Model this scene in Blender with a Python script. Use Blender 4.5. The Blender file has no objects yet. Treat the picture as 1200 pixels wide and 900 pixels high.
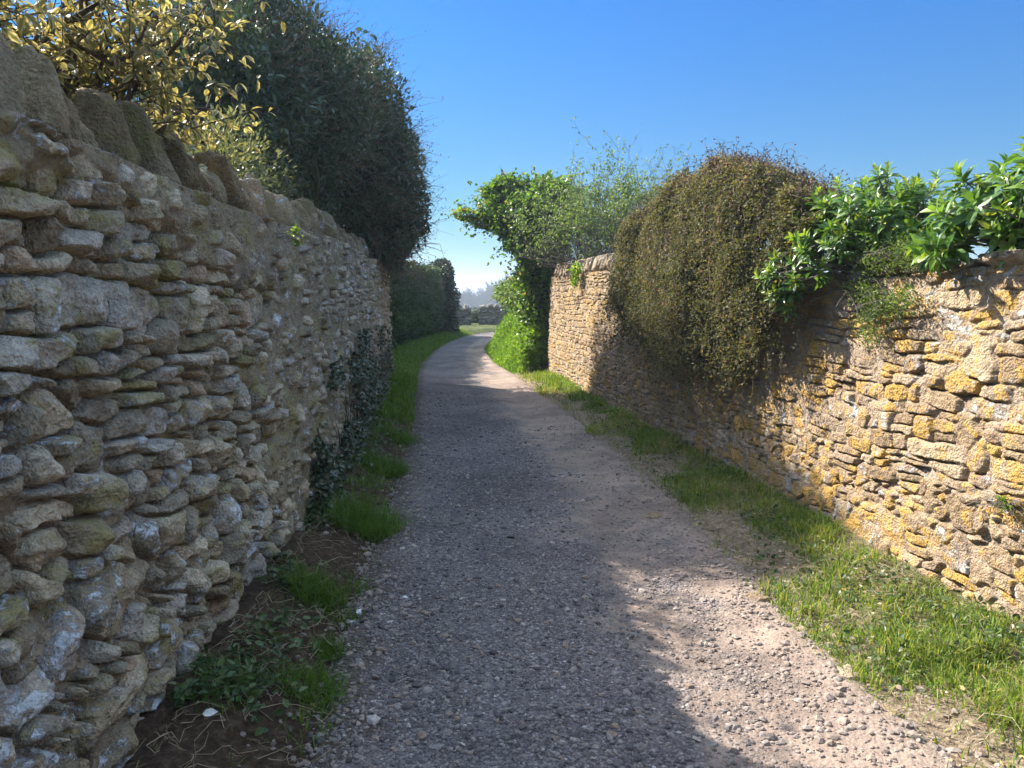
import bpy, math, random
import numpy as np
from mathutils import Vector

sc = bpy.context.scene
COL = sc.collection
R = math.radians

# ------------------------------------------------------------------ camera, sky, sun, exposure
cam_d = bpy.data.cameras.new('camera'); cam = bpy.data.objects.new('camera', cam_d); COL.objects.link(cam)
cam.location = (0, 0, 1.6); cam.rotation_euler = (R(90 - 6.92), 0, 0)
cam_d.sensor_width = 36; cam_d.lens = 36 * 906 / 1200; cam_d.clip_start = 0.05; cam_d.clip_end = 9000
sc.camera = cam
TO_SUN = Vector((-1.0, 0.72, 1.0)).normalized()
SUN_EL = math.asin(TO_SUN.z); SUN_AZ = math.atan2(TO_SUN.x, TO_SUN.y)
world = bpy.data.worlds.new('World'); sc.world = world; world.use_nodes = True
wn = world.node_tree.nodes; wl = world.node_tree.links
bg = wn['Background']; sky = wn.new('ShaderNodeTexSky'); sky.sky_type = 'NISHITA'; sky.sun_disc = False
sky.sun_elevation = SUN_EL; sky.sun_rotation = SUN_AZ
sky.altitude = 0; sky.air_density = 1.0; sky.dust_density = 0.3; sky.ozone_density = 3.0
# sky tint: deep blue dimmed low down, boosted warm overhead as added shade fill
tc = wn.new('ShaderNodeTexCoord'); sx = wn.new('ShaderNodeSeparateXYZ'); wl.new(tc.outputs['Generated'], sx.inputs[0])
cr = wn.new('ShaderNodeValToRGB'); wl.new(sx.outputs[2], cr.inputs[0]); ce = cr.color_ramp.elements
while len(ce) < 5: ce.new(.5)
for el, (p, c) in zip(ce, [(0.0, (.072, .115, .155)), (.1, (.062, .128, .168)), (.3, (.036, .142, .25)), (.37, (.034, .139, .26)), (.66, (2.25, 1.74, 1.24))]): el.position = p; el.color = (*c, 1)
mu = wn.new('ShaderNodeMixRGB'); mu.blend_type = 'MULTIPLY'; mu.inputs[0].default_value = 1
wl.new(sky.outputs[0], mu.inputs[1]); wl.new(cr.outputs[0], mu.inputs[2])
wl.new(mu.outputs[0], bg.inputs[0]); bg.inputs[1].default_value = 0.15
sun_d = bpy.data.lights.new('sun', 'SUN'); sun_d.energy = 3.7; sun_d.angle = R(0.53); sun_d.color = (1.0, 0.93, 0.82)
sun = bpy.data.objects.new('sun', sun_d); COL.objects.link(sun); sun.location = (-10, 8, 20)
sun.rotation_euler = TO_SUN.to_track_quat('Z', 'Y').to_euler()
sc.view_settings.view_transform = 'Standard'; sc.view_settings.look = 'None'
sc.view_settings.exposure = 2.2; sc.view_settings.gamma = 1.0; sc.view_settings.use_curve_mapping = False
sc.render.engine = 'CYCLES'
sc.cycles.use_denoising = True; sc.cycles.max_bounces = 6; sc.cycles.diffuse_bounces = 3; sc.cycles.glossy_bounces = 2
sc.cycles.transmission_bounces = 3; sc.cycles.transparent_max_bounces = 4; sc.cycles.volume_bounces = 0
sc.cycles.use_adaptive_sampling = True; sc.cycles.adaptive_threshold = 0.02

# ------------------------------------------------------------------ numeric helpers
def hsh(ix, iy, iz, seed):
    with np.errstate(over='ignore'):
        h = (ix.astype(np.int64).astype(np.uint32) * np.uint32(374761393) + iy.astype(np.int64).astype(np.uint32) * np.uint32(668265263)
             + iz.astype(np.int64).astype(np.uint32) * np.uint32(2246822519) + np.uint32((seed * 3266489917) & 0xffffffff))
        h = (h ^ (h >> np.uint32(13))) * np.uint32(1274126177)
        h = (h ^ (h >> np.uint32(16))) * np.uint32(2654435761)
        h ^= h >> np.uint32(15)
    return h.astype(np.float64) / 4294967295.0 * 2 - 1

def vnoise(x, y, z=None, seed=0):
    x = np.asarray(x, float); y = np.asarray(y, float)
    two = z is None
    ix, iy = np.floor(x), np.floor(y); fx, fy = x - ix, y - iy
    fx = fx * fx * fx * (fx * (fx * 6 - 15) + 10); fy = fy * fy * fy * (fy * (fy * 6 - 15) + 10)
    if two:
        o = np.zeros_like(ix)
        a = hsh(ix, iy, o, seed); b = hsh(ix + 1, iy, o, seed); c = hsh(ix, iy + 1, o, seed); d = hsh(ix + 1, iy + 1, o, seed)
        return (a * (1 - fx) + b * fx) * (1 - fy) + (c * (1 - fx) + d * fx) * fy
    z = np.asarray(z, float); iz = np.floor(z); fz = z - iz; fz = fz * fz * fz * (fz * (fz * 6 - 15) + 10)
    r = []
    for k in (0, 1):
        a = hsh(ix, iy, iz + k, seed); b = hsh(ix + 1, iy, iz + k, seed); c = hsh(ix, iy + 1, iz + k, seed); d = hsh(ix + 1, iy + 1, iz + k, seed)
        r.append((a * (1 - fx) + b * fx) * (1 - fy) + (c * (1 - fx) + d * fx) * fy)
    return r[0] * (1 - fz) + r[1] * fz

def fbm(x, y, z=None, seed=0, oct=4, gain=.5):
    s = 0; a = 1.0; f = 1.0; t = 0
    for k in range(oct):
        s = s + a * vnoise(x * f, y * f, None if z is None else z * f, seed + k * 17); t += a; a *= gain; f *= 2.03
    return s / t

def ss(a, b, x):
    t = np.clip((x - a) / (b - a), 0, 1); return t * t * (3 - 2 * t)

def unit(v):
    return v / np.maximum(np.linalg.norm(v, axis=-1, keepdims=True), 1e-9)

# ------------------------------------------------------------------ object helpers
def tag(o, label=None, cat=None, group=None, kind=None):
    if label: o['label'] = label
    if cat: o['category'] = cat
    if group: o['group'] = group
    if kind: o['kind'] = kind
    return o

def thing(name, label, cat, loc, group=None):
    o = bpy.data.objects.new(name, None); o.empty_display_size = .1; COL.objects.link(o); o.location = loc
    return tag(o, label, cat, group)

def mesh_data(name, V, F, mat=None, smooth=False, attrs=None):
    V = np.asarray(V, np.float32); F = [np.asarray(f, np.int32) for f in F if len(f)]
    me = bpy.data.meshes.new(name)
    me.vertices.add(len(V)); me.vertices.foreach_set('co', V.ravel())
    nl = sum(f.size for f in F); nf = sum(f.shape[0] for f in F)
    me.loops.add(nl); me.polygons.add(nf)
    me.loops.foreach_set('vertex_index', np.concatenate([f.ravel() for f in F]))
    tot = np.concatenate([np.full(f.shape[0], f.shape[1], np.int32) for f in F])
    st = np.concatenate([[0], np.cumsum(tot)[:-1]]).astype(np.int32)
    me.polygons.foreach_set('loop_start', st)
    me.update(calc_edges=True)
    me.polygons.foreach_set('use_smooth', np.full(nf, smooth, bool))
    for k, a in (attrs or {}).items():
        at = me.attributes.new(k, 'FLOAT', 'POINT'); at.data.foreach_set('value', np.asarray(a, np.float32).ravel())
    if mat: me.materials.append(mat)
    return me

def obj(name, V, F, mat=None, parent=None, smooth=False, attrs=None):
    """links ONE mesh object; V in world coordinates, a parent's location is taken off"""
    V = np.asarray(V, float)
    if parent is not None: V = V - np.array(parent.location)
    o = bpy.data.objects.new(name, mesh_data(name, V, F, mat, smooth, attrs)); COL.objects.link(o)
    if parent is not None: o.parent = parent
    return o

def join(parts):
    """parts = [(V, F list, attrs dict)] -> one"""
    Vs, Fs, As, n = [], [], {}, 0
    for V, F, A in parts:
        Vs.append(V); Fs += [np.asarray(f) + n for f in F if len(f)]; n += len(V)
        for k, a in A.items(): As.setdefault(k, []).append(a)
    return np.concatenate(Vs), Fs, {k: np.concatenate(a) for k, a in As.items()}

def grid_faces(nr, nc):
    i = np.arange(nr * nc).reshape(nr, nc)
    return np.stack([i[:-1, :-1], i[:-1, 1:], i[1:, 1:], i[1:, :-1]], -1).reshape(-1, 4)

DIAMOND = (np.array([(0, 0, 0, 1), (.5, .45, .08, 0), (0, 1, -.1, 1), (-.5, .45, .08, 0)], float), [[0, 1, 2, 3]])
OVAL = (np.array([(0, 0, 0, 1), (.42, .22, .06, 0), (.5, .58, .05, 0), (0, 1, -.14, .8), (-.5, .58, .05, 0), (-.42, .22, .06, 0)], float), [[0, 1, 2, 3], [0, 3, 4, 5]])
LANCE = (np.array([(0, 0, 0, 1), (0, .33, .03, 1), (0, .68, -.02, 1), (0, 1, -.16, .7), (.4, .28, .09, 0), (.44, .62, .05, 0), (-.4, .28, .09, 0), (-.44, .62, .05, 0)], float),
         [[0, 4, 1], [1, 4, 5, 2], [2, 5, 3], [0, 1, 6], [1, 2, 7, 6], [2, 3, 7]])

def leaves(P, D, L, W, rng, tpl=DIAMOND, up=None, rnd=None):
    T, faces = tpl; N = len(P); k = len(T)
    D = unit(D)
    if up is None: up = rng.normal(size=(N, 3)) * .6 + np.array([0, 0, 1])
    X = unit(np.cross(D, up)); Z = np.cross(X, D)
    L = np.broadcast_to(L, N)[:, None, None]; W = np.broadcast_to(W, N)[:, None, None]
    V = P[:, None] + X[:, None] * T[None, :, 0, None] * W + D[:, None] * T[None, :, 1, None] * L + Z[:, None] * T[None, :, 2, None] * L
    base = (np.arange(N) * k)[:, None]
    F = {}
    for f in faces: F.setdefault(len(f), []).append(base + np.array(f)[None])
    rnd = rng.random(N) if rnd is None else rnd
    return V.reshape(-1, 3), [np.concatenate(v) for v in F.values()], {'rnd': np.repeat(rnd, k), 'mid': np.tile(T[:, 3], N)}

def tubes(P, Rad, n=4):
    """P (S,M,3) strands, Rad (S,M)"""
    S, M, _ = P.shape
    T = np.gradient(P, axis=1); T = unit(T)
    ref = np.where(np.abs(T[..., 2:3]) > .9, np.array([1., 0, 0]), np.array([0, 0, 1.]))
    X = unit(np.cross(T, ref)); Y = np.cross(T, X)
    a = np.arange(n) * 2 * math.pi / n
    V = P[:, :, None] + Rad[:, :, None, None] * (X[:, :, None] * np.cos(a)[None, None, :, None] + Y[:, :, None] * np.sin(a)[None, None, :, None])
    idx = np.arange(S * M * n).reshape(S, M, n); nx = np.roll(idx, -1, 2)
    F = np.stack([idx[:, :-1], nx[:, :-1], nx[:, 1:], idx[:, 1:]], -1).reshape(-1, 4)
    return V.reshape(-1, 3), [F], {'rnd': np.repeat(np.random.default_rng(S).random(S), M * n), 'mid': np.ones(S * M * n)}

def strands(P0, D, length, M, rng, wob=.15, grav=0.0, r0=.004, r1=.001):
    """curved strands from P0 along D"""
    S = len(P0); D = unit(D); t = np.linspace(0, 1, M)
    length = np.broadcast_to(length, S)
    off = np.cumsum(rng.normal(size=(S, M, 3)) * wob / M, axis=1); off[:, 0] = 0
    P = P0[:, None] + (D[:, None] * t[None, :, None] + off) * length[:, None, None]
    P[:, :, 2] -= grav * (t ** 2)[None] * length[:, None]
    r0 = np.broadcast_to(r0, S)
    return P, r0[:, None] + (r1 - r0)[:, None] * t[None]

def blades(P, rng, h, w, lean=.5):
    N = len(P); h = np.broadcast_to(h, N); w = np.broadcast_to(w, N)
    a = rng.random(N) * 2 * math.pi; d = np.stack([np.cos(a), np.sin(a), np.zeros(N)], 1)
    b = a + rng.normal(size=N) * .6 + math.pi / 2; s = np.stack([np.cos(b), np.sin(b), np.zeros(N)], 1)
    ln = np.abs(rng.normal(size=N)) * lean + .08
    lev = []
    for t, ww in ((0, 1), (.4, .85), (.75, .55)):
        c = P + d * (ln * t * t * h)[:, None] + np.array([0, 0, 1]) * (h * (t - .25 * ln * t * t))[:, None]
        lev += [c - s * (w * ww / 2)[:, None], c + s * (w * ww / 2)[:, None]]
    lev.append(P + d * (ln * h)[:, None] + np.array([0, 0, 1]) * (h * np.maximum(1 - .3 * ln, .2))[:, None])
    V = np.stack(lev, 1).reshape(-1, 3); i = (np.arange(N) * 7)[:, None]
    F4 = np.concatenate([i + np.array([[0, 1, 3, 2]]), i + np.array([[2, 3, 5, 4]])]); F3 = i + np.array([[4, 5, 6]])
    return V, [F4, F3], {'rnd': np.repeat(rng.random(N), 7), 'mid': np.tile([0, 0, .4, .4, .75, .75, 1.], N)}

def blob_points(blobs, n, rng, shell=.35, lump=.22, seed=0, freq=2.2, keep=None):
    """points in the outer shell of lumpy ellipsoids, with outward directions"""
    B = np.array(blobs, float); w = (B[:, 3] * B[:, 4] + B[:, 4] * B[:, 5] + B[:, 3] * B[:, 5]); k = rng.choice(len(B), n, p=w / w.sum())
    d = unit(rng.normal(size=(n, 3)))
    r = 1 - shell * np.abs(rng.normal(size=n)) * .7
    r = np.clip(r, .15, 1)
    q = d * freq + k[:, None] * 7.3
    r = r * (1 + lump * fbm(q[:, 0], q[:, 1], q[:, 2], seed, 3, .6) * 1.6)
    P = B[k, :3] + d * B[k, 3:] * r[:, None]
    inside = np.zeros(n, bool)
    for j in range(len(B)):
        m = (((P - B[j, :3]) / (B[j, 3:] * .62)) ** 2).sum(1) < 1
        inside |= m & (k != j)
    ok = ~inside
    if keep is not None: ok &= keep(P)
    return P[ok], unit(d[ok] / B[k[ok], 3:])

# ------------------------------------------------------------------ material helpers
class G:
    def __init__(s, name):
        s.m = bpy.data.materials.new(name); s.m.use_nodes = True; s.t = s.m.node_tree; s.t.nodes.clear()
        s.out = s.t.nodes.new('ShaderNodeOutputMaterial')
    def put(s, sock, v):
        if isinstance(v, bpy.types.NodeSocket): s.t.links.new(v, sock)
        elif isinstance(v, (tuple, list)) and len(v) == 3 and sock.type == 'RGBA': sock.default_value = (*v, 1)
        else: sock.default_value = v
    def n(s, typ, props=None, **ins):
        nd = s.t.nodes.new('ShaderNode' + typ)
        for k, v in (props or {}).items(): setattr(nd, k, v)
        for k, v in ins.items(): s.put(nd.inputs[k.replace('_', ' ')], v)
        return nd
    def m2(s, op, a, b=0.0, clamp=False):
        nd = s.n('Math', {'operation': op, 'use_clamp': clamp}); s.put(nd.inputs[0], a); s.put(nd.inputs[1], b); return nd.outputs[0]
    def mix(s, f, a, b, blend='MIX'):
        nd = s.n('MixRGB', {'blend_type': blend}); s.put(nd.inputs[0], f); s.put(nd.inputs[1], a); s.put(nd.inputs[2], b); return nd.outputs[0]
    def attr(s, name):
        return s.n('Attribute', {'attribute_name': name}).outputs['Fac']
    def coord(s):
        return s.n('TexCoord').outputs['Object']
    def noise(s, scale, detail=4.0, rough=.55, vec=None, dist=0.0):
        return s.n('TexNoise', None, Vector=vec or s.coord(), Scale=scale, Detail=detail, Roughness=rough, Distortion=dist).outputs['Fac']
    def step(s, x, a, b):
        nd = s.n('MapRange', {'interpolation_type': 'SMOOTHSTEP'}); s.put(nd.inputs[0], x); s.put(nd.inputs[1], a); s.put(nd.inputs[2], b); return nd.outputs[0]
    def ramp(s, f, stops):
        nd = s.n('ValToRGB'); s.put(nd.inputs[0], f); e = nd.color_ramp.elements
        while len(e) < len(stops): e.new(.5)
        for el, (p, c) in zip(e, stops): el.position = p; el.color = (*c, 1)
        return nd.outputs[0]
    def bump(s, h, dist, strength=1.0, normal=None):
        nd = s.n('Bump', None, Height=h, Distance=dist, Strength=strength)
        if normal is not None: s.put(nd.inputs['Normal'], normal)
        return nd.outputs[0]
    def surf(s, col, rough=.9, spec=.2, normal=None):
        nd = s.n('BsdfPrincipled', None, Base_Color=col, Roughness=rough)
        nd.inputs['Specular IOR Level'].default_value = spec
        if normal is not None: s.put(nd.inputs['Normal'], normal)
        s.t.links.new(nd.outputs[0], s.out.inputs[0]); return nd

def leaf_mat(name, stops, trans=.35, rough=.5, spec=.35, midcol=None, tcol=(1.25, 1.2, .6)):
    g = G(name); c = g.ramp(g.attr('rnd'), stops)
    if midcol is not None: c = g.mix(g.step(g.attr('mid'), .35, .75), c, midcol)
    nz = g.noise(6.0, 2.0); c = g.mix(.35, c, g.ramp(nz, [(.3, (.55, .55, .55)), (.7, (1.0, 1.0, 1.0))]), 'MULTIPLY')
    p = g.n('BsdfPrincipled', None, Base_Color=c, Roughness=rough); p.inputs['Specular IOR Level'].default_value = spec
    t = g.n('BsdfTranslucent'); g.put(t.inputs[0], g.mix(1.0, c, tcol, 'MULTIPLY'))
    mx = g.n('MixShader'); mx.inputs[0].default_value = trans
    g.t.links.new(p.outputs[0], mx.inputs[1]); g.t.links.new(t.outputs[0], mx.inputs[2]); g.t.links.new(mx.outputs[0], g.out.inputs[0])
    return g.m

def stone_mat(name, stops, mortar, white=.5, ochre=.4, moss=.4, whitecol=(.55, .58, .6), ochrecol=(.42, .22, .03), mosscol=(.14, .13, .045), attrs=True):
    """stone with lichen and moss patches; attributes sid, sid2 (per stone), mort (joint), lic (how much lichen)"""
    g = G(name); co = g.coord()
    if attrs: sid, sid2, mort, lic = g.attr('sid'), g.attr('sid2'), g.attr('mort'), g.attr('lic')
    else:
        r = g.n('ObjectInfo').outputs['Random']; sid = r; sid2 = g.m2('FRACT', g.m2('MULTIPLY', r, 7.31)); mort = 0.0; lic = .5
    n2 = g.noise(20.0, 6.0, .65, co); n3 = g.noise(95.0, 3.0, .6, co); n1 = g.noise(4.5, 4.0, .6, co)
    c = g.ramp(sid, stops)
    c = g.mix(1.0, c, g.ramp(n2, [(.25, (.55, .53, .5)), (.5, (.95, .94, .93)), (.75, (1.4, 1.38, 1.33))]), 'MULTIPLY')
    c = g.mix(1.0, c, g.ramp(n3, [(.3, (.7, .7, .7)), (.6, (1.1, 1.1, 1.1))]), 'MULTIPLY')
    c = g.mix(g.m2('MULTIPLY', mort, .92), c, g.mix(1.0, mortar, g.ramp(n2, [(.25, (.6, .6, .6)), (.75, (1.3, 1.3, 1.3))]), 'MULTIPLY'))
    ms = g.step(g.m2('ADD', n1, g.m2('MULTIPLY', g.m2('SUBTRACT', n2, .5), .6)), .66 - .2 * moss, .82 - .2 * moss)
    c = g.mix(g.m2('MULTIPLY', ms, .75), c, mosscol)
    oc = g.noise(10.0, 10.0, .78, co, .6); osum = g.m2('ADD', oc, g.m2('ADD', g.m2('MULTIPLY', sid2, .12), g.m2('MULTIPLY', lic, .12)))
    om = g.step(osum, .80 - .16 * ochre, .865 - .16 * ochre)
    om = g.m2('MULTIPLY', om, g.m2('SUBTRACT', 1.0, g.m2('MULTIPLY', mort, .5)))
    c = g.mix(g.m2('MULTIPLY', om, .85), c, g.mix(1.0, ochrecol, g.ramp(n3, [(.3, (.6, .6, .6)), (.65, (1.25, 1.25, 1.2))]), 'MULTIPLY'))
    wv = g.n('VectorMath', {'operation': 'ADD'}); g.put(wv.inputs[0], co); wv.inputs[1].default_value = (13.7, 4.1, 9.3)
    wc = g.noise(12.0, 10.0, .78, wv.outputs[0], .6)
    wsum = g.m2('ADD', wc, g.m2('ADD', g.m2('MULTIPLY', g.m2('FRACT', g.m2('MULTIPLY', sid, 5.3)), .16), g.m2('MULTIPLY', lic, .17)))
    wm = g.step(wsum, .83 - .16 * white, .87 - .16 * white)
    c = g.mix(g.m2('MULTIPLY', wm, .85), c, g.mix(1.0, whitecol, g.ramp(n2, [(.3, (.6, .6, .6)), (.6, (1.1, 1.1, 1.1))]), 'MULTIPLY'))
    vc = g.n('TexVoronoi', {'feature': 'F1'}, Vector=co, Scale=70.0).outputs['Distance']
    b = g.bump(g.m2('ADD', g.m2('ADD', n2, g.m2('ADD', g.m2('MULTIPLY', n3, .7), g.m2('MULTIPLY', vc, .25))), g.m2('MULTIPLY', wm, .12)), .03, 1.0)
    g.surf(c, .92, .15, b); return g.m

def plain_mat(name, stops, scale=12.0, rough=.9, bump=.01, spec=.15, attr=None):
    g = G(name); co = g.coord(); f = g.noise(scale, 5.0, .6, co)
    if attr: f = g.attr(attr)
    c = g.ramp(f, stops); n = g.noise(scale * 4, 4.0, .6, co)
    c = g.mix(.6, c, g.ramp(n, [(.3, (.65, .65, .65)), (.7, (1.15, 1.15, 1.15))]), 'MULTIPLY')
    g.surf(c, rough, spec, g.bump(n, bump, .8)); return g.m

# ------------------------------------------------------------------ the lie of the land
PATH = np.array([(.40, -6), (.42, -3), (.43, 2.4), (.32, 3.3), (.22, 4.6), (.1, 6.5), (-.16, 9), (-.62, 12.5), (-.86, 14.5), (-1.19, 17), (-1.39, 20.8), (-1.33, 23.5), (-1.05, 26.5), (-.35, 29), (1.3, 30.6), (4, 31.4), (10, 32)])
HALF = np.array([1.04, 1.04, 1.03, 1.02, 1.03, 1.0, .97, .92, .88, .76, .62, .62, .62, .62, .65, .65, .65])
def dense_path(k):
    d = np.concatenate([[0], np.cumsum(np.linalg.norm(np.diff(PATH, axis=0), axis=1))])
    s = np.linspace(0, d[-1], k); x = np.interp(s, d, PATH[:, 0]); y = np.interp(s, d, PATH[:, 1]); h = np.interp(s, d, HALF)
    w = max(3, k // 40); ker = np.ones(w) / w
    def sm(a): return np.convolve(np.pad(a, w, 'edge'), ker, 'same')[w:-w]
    return s, np.stack([sm(x), sm(y)], 1), sm(h)
_s, _c, _h = dense_path(240); _t = unit(np.gradient(_c, axis=0))
def lateral(x, y):
    """signed distance across the path (right positive), and half width there"""
    x = np.asarray(x, float).ravel(); y = np.asarray(y, float).ravel(); sd = np.sign(x) * 50 + 0 * x; hw = np.full(len(x), .8)
    m = (np.abs(x) < 14) & (y > -8) & (y < 42); i = np.nonzero(m)[0]
    for a in range(0, len(i), 20000):
        j = i[a:a + 20000]; dx = x[j, None] - _c[None, :, 0]; dy = y[j, None] - _c[None, :, 1]
        k = np.argmin(dx * dx + dy * dy, 1); r = np.arange(len(j))
        cr = dx[r, k] * _t[k, 1] - dy[r, k] * _t[k, 0]
        sd[j] = np.where(cr >= 0, 1, -1) * np.sqrt(dx[r, k] ** 2 + dy[r, k] ** 2); hw[j] = _h[k]
    return sd, hw
def land(x, y):
    shp = np.shape(x); x = np.asarray(x, float).ravel(); y = np.asarray(y, float).ravel()
    sd, hw = lateral(x, y); e = np.abs(sd) - hw; L = sd < 0; near = 1 - ss(30, 45, y)
    z = -.035 * (1 - ss(-.12, .1, e))
    z += np.where(L, .15 * ss(0, .5, e), .09 * ss(0, .85, e)) * near
    z += np.where(L, 0, 1.35 * ss(.1, 1.35, e) * ss(14.5, 16.2, y) * (1 - ss(25, 30, y)) * (1 - ss(4, 9, e)))
    z += ss(-.05, .15, e) * (.035 * fbm(x * 2.2, y * 2.2, None, 3, 4) + .02 * vnoise(x * 9, y * 9, None, 8)) * near
    f = ss(36, 190, y)
    z += -22 * f + 1.5 * fbm(x / 60, y / 60, None, 5, 3) * f
    z += 28 * ss(-75, 45, x - .06 * (y - 270)) * np.exp(-((y - 275) / 85.) ** 2) * f
    z += 17 * np.exp(-((y - 1500) / 330.) ** 2) * (1 + .35 * fbm(x / 260, y / 400, None, 11, 3))
    return z.reshape(shp)

def axis(parts):
    a = [np.arange(p, q, st) for p, q, st in parts]; return np.concatenate(a)
def geo(start, end, k):
    return start * (end / start) ** (np.arange(1, k + 1) / k)
xs = np.concatenate([-geo(9, 3000, 34)[::-1], axis([(-9, -3.2, .4), (-3.2, 3.2, .055), (3.2, 9, .4)]), [9], geo(9, 3000, 34)])
ys = np.concatenate([-geo(8, 3000, 16)[::-1], axis([(-8, 1.6, .3), (1.6, 9, .045), (9, 17, .09), (17, 36, .2)]), [36], geo(36, 3200, 60)])
GX, GY = np.meshgrid(xs, ys); GZ = land(GX, GY)
sdg, hwg = lateral(GX, GY); eg = np.abs(sdg) - hwg
LITT = np.where((sdg > 0) & (GY.ravel() > -8) & (GY.ravel() < 15), 1 - ss(.9, 1.5, eg), 0)
soil = np.where(sdg < 0, (1 - ss(.75, 1.1, eg)) * (1 - ss(9, 12, GY.ravel())), (1 - ss(.2, .6, eg)) * .9) + (1 - ss(0, .25, eg)) * .8
soil[(np.abs(GX.ravel()) > 14) | (GY.ravel() > 40)] = 0
g = G('turf_and_soil'); co = g.coord(); n1 = g.noise(1.7, 5.0, .6, co); n2 = g.noise(30.0, 6.0, .7, co); nb = g.noise(.018, 5.0, .65, co)
gr = g.ramp(n1, [(.3, (.035, .05, .014)), (.5, (.06, .075, .022)), (.7, (.11, .1, .05))])
far_c = g.ramp(nb, [(.38, (.03, .036, .02)), (.5, (.06, .07, .03)), (.6, (.045, .04, .028)), (.7, (.075, .085, .035))])
ypos = g.n('SeparateXYZ', None, Vector=co).outputs[1]
gr = g.mix(g.step(ypos, 32.0, 60.0), gr, far_c)
so = g.ramp(n2, [(.3, (.022, .014, .009)), (.52, (.055, .036, .024)), (.7, (.12, .085, .06))])
so = g.mix(g.attr('litter'), so, g.ramp(n2, [(.3, (.085, .06, .04)), (.5, (.19, .145, .1)), (.7, (.33, .27, .19))]))
gr = g.mix(g.m2('MULTIPLY', g.attr('litter'), .8), gr, g.ramp(g.m2('ADD', g.m2('MULTIPLY', n1, .5), g.m2('MULTIPLY', n2, .5)), [(.35, (.05, .06, .02)), (.5, (.13, .115, .06)), (.65, (.25, .2, .13))]))
c = g.mix(g.step(g.m2('ADD', g.attr('soil'), g.m2('MULTIPLY', g.m2('SUBTRACT', n1, .5), .8)), .35, .6), gr, so)
g.surf(c, .95, .1, g.bump(n2, .03, .9))
tag(obj('ground', np.stack([GX, GY, GZ], -1).reshape(-1, 3), [grid_faces(len(ys), len(xs))], g.m, smooth=True, attrs={'soil': soil, 'litter': LITT}), kind='structure')

# ------------------------------------------------------------------ the gravel path
def path_z(sd, hw, x, y):
    t = np.abs(sd) / hw
    z = .012 - .06 * ss(.86, 1.2, t) + .012 * fbm(x * 1.3, y * 1.3, None, 21, 3) + .008 * fbm(x * 7, y * 7, None, 22, 3)
    z += .03 * ss(.72, 1.02, t) * (1 - ss(1.02, 1.2, t)) - .012 * np.exp(-((t - .5) / .18) ** 2)
    return z
sN = np.concatenate([np.arange(0, 8, .12), np.arange(8, 15.5, .022), np.arange(15.5, 24, .06), np.arange(24, _s[-1], .15)])
cx = np.interp(sN, _s, _c[:, 0]); cy = np.interp(sN, _s, _c[:, 1]); hN = np.interp(sN, _s, _h); tx = np.interp(sN, _s, _t[:, 0]); ty = np.interp(sN, _s, _t[:, 1])
tt = np.linspace(-1.22, 1.22, 110)
SD = hN[:, None] * tt[None]; PX = cx[:, None] + ty[:, None] * SD; PY = cy[:, None] - tx[:, None] * SD
PZ = path_z(SD, hN[:, None], PX, PY)
g = G('gravel_path'); co = g.coord(); t = g.attr('across')
v1 = g.n('TexVoronoi', None, Vector=co, Scale=75.0); v2 = g.n('TexVoronoi', None, Vector=co, Scale=150.0)
n1 = g.noise(1.6, 6.0, .62, co); n2 = g.noise(40.0, 5.0, .7, co); n4 = g.noise(5.5, 5.0, .6, co)
sp = g.n('SeparateColor', None, Color=v1.outputs['Color']).outputs[0]; sp2 = g.n('SeparateColor', None, Color=v2.outputs['Color']).outputs[0]
st1 = g.ramp(sp, [(.0, (.05, .047, .05)), (.35, (.115, .105, .11)), (.7, (.19, .175, .178)), (.92, (.28, .26, .25)), (1, (.44, .42, .4))])
st2 = g.ramp(sp2, [(.0, (.06, .055, .055)), (.5, (.125, .112, .112)), (1, (.24, .22, .21))])
grv = g.mix(g.step(n2, .42, .6), st1, st2)
dirt = g.ramp(g.m2('ADD', g.m2('MULTIPLY', n2, .6), g.m2('MULTIPLY', n4, .4)), [(.3, (.13, .097, .074)), (.5, (.26, .2, .155)), (.68, (.39, .315, .25))])
dm = g.step(g.m2('ADD', g.m2('ADD', g.m2('MULTIPLY', n1, .75), g.m2('MULTIPLY', n4, .35)), g.m2('MULTIPLY', t, .32)), .57, .80)
dm = g.m2('ADD', dm, g.m2('MULTIPLY', g.step(g.m2('ABSOLUTE', g.m2('SUBTRACT', g.m2('ADD', t, g.m2('MULTIPLY', g.m2('SUBTRACT', n4, .5), .35)), .38)), .26, .04), .42), True)
c = g.mix(g.m2('MULTIPLY', dm, .85), grv, dirt); c = g.mix(1.0, c, g.ramp(g.noise(.9, 5.0, .65, co, .5), [(.35, (.54, .51, .52)), (.5, (.78, .755, .76)), (.65, (1.0, .96, .94))]), 'MULTIPLY')
edge = g.step(g.m2('ADD', t, g.m2('MULTIPLY', g.m2('SUBTRACT', n4, .5), .5)), -.84, -1.0)
c = g.mix(g.m2('MULTIPLY', edge, .8), c, g.ramp(n2, [(.3, (.03, .02, .014)), (.7, (.12, .088, .065))]))
bh = g.m2('ADD', g.m2('MULTIPLY', g.m2('SUBTRACT', 1.0, v1.outputs['Distance']), g.m2('SUBTRACT', 1.0, g.m2('MULTIPLY', dm, .75))), g.m2('MULTIPLY', n2, .6))
g.surf(c, .9, .2, g.bump(bh, .012, 1.0))
tag(obj('path', np.stack([PX, PY, PZ], -1).reshape(-1, 3), [grid_faces(len(sN), len(tt))], g.m, smooth=True, attrs={'across': np.tile(tt, len(sN))}), kind='structure')

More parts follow.
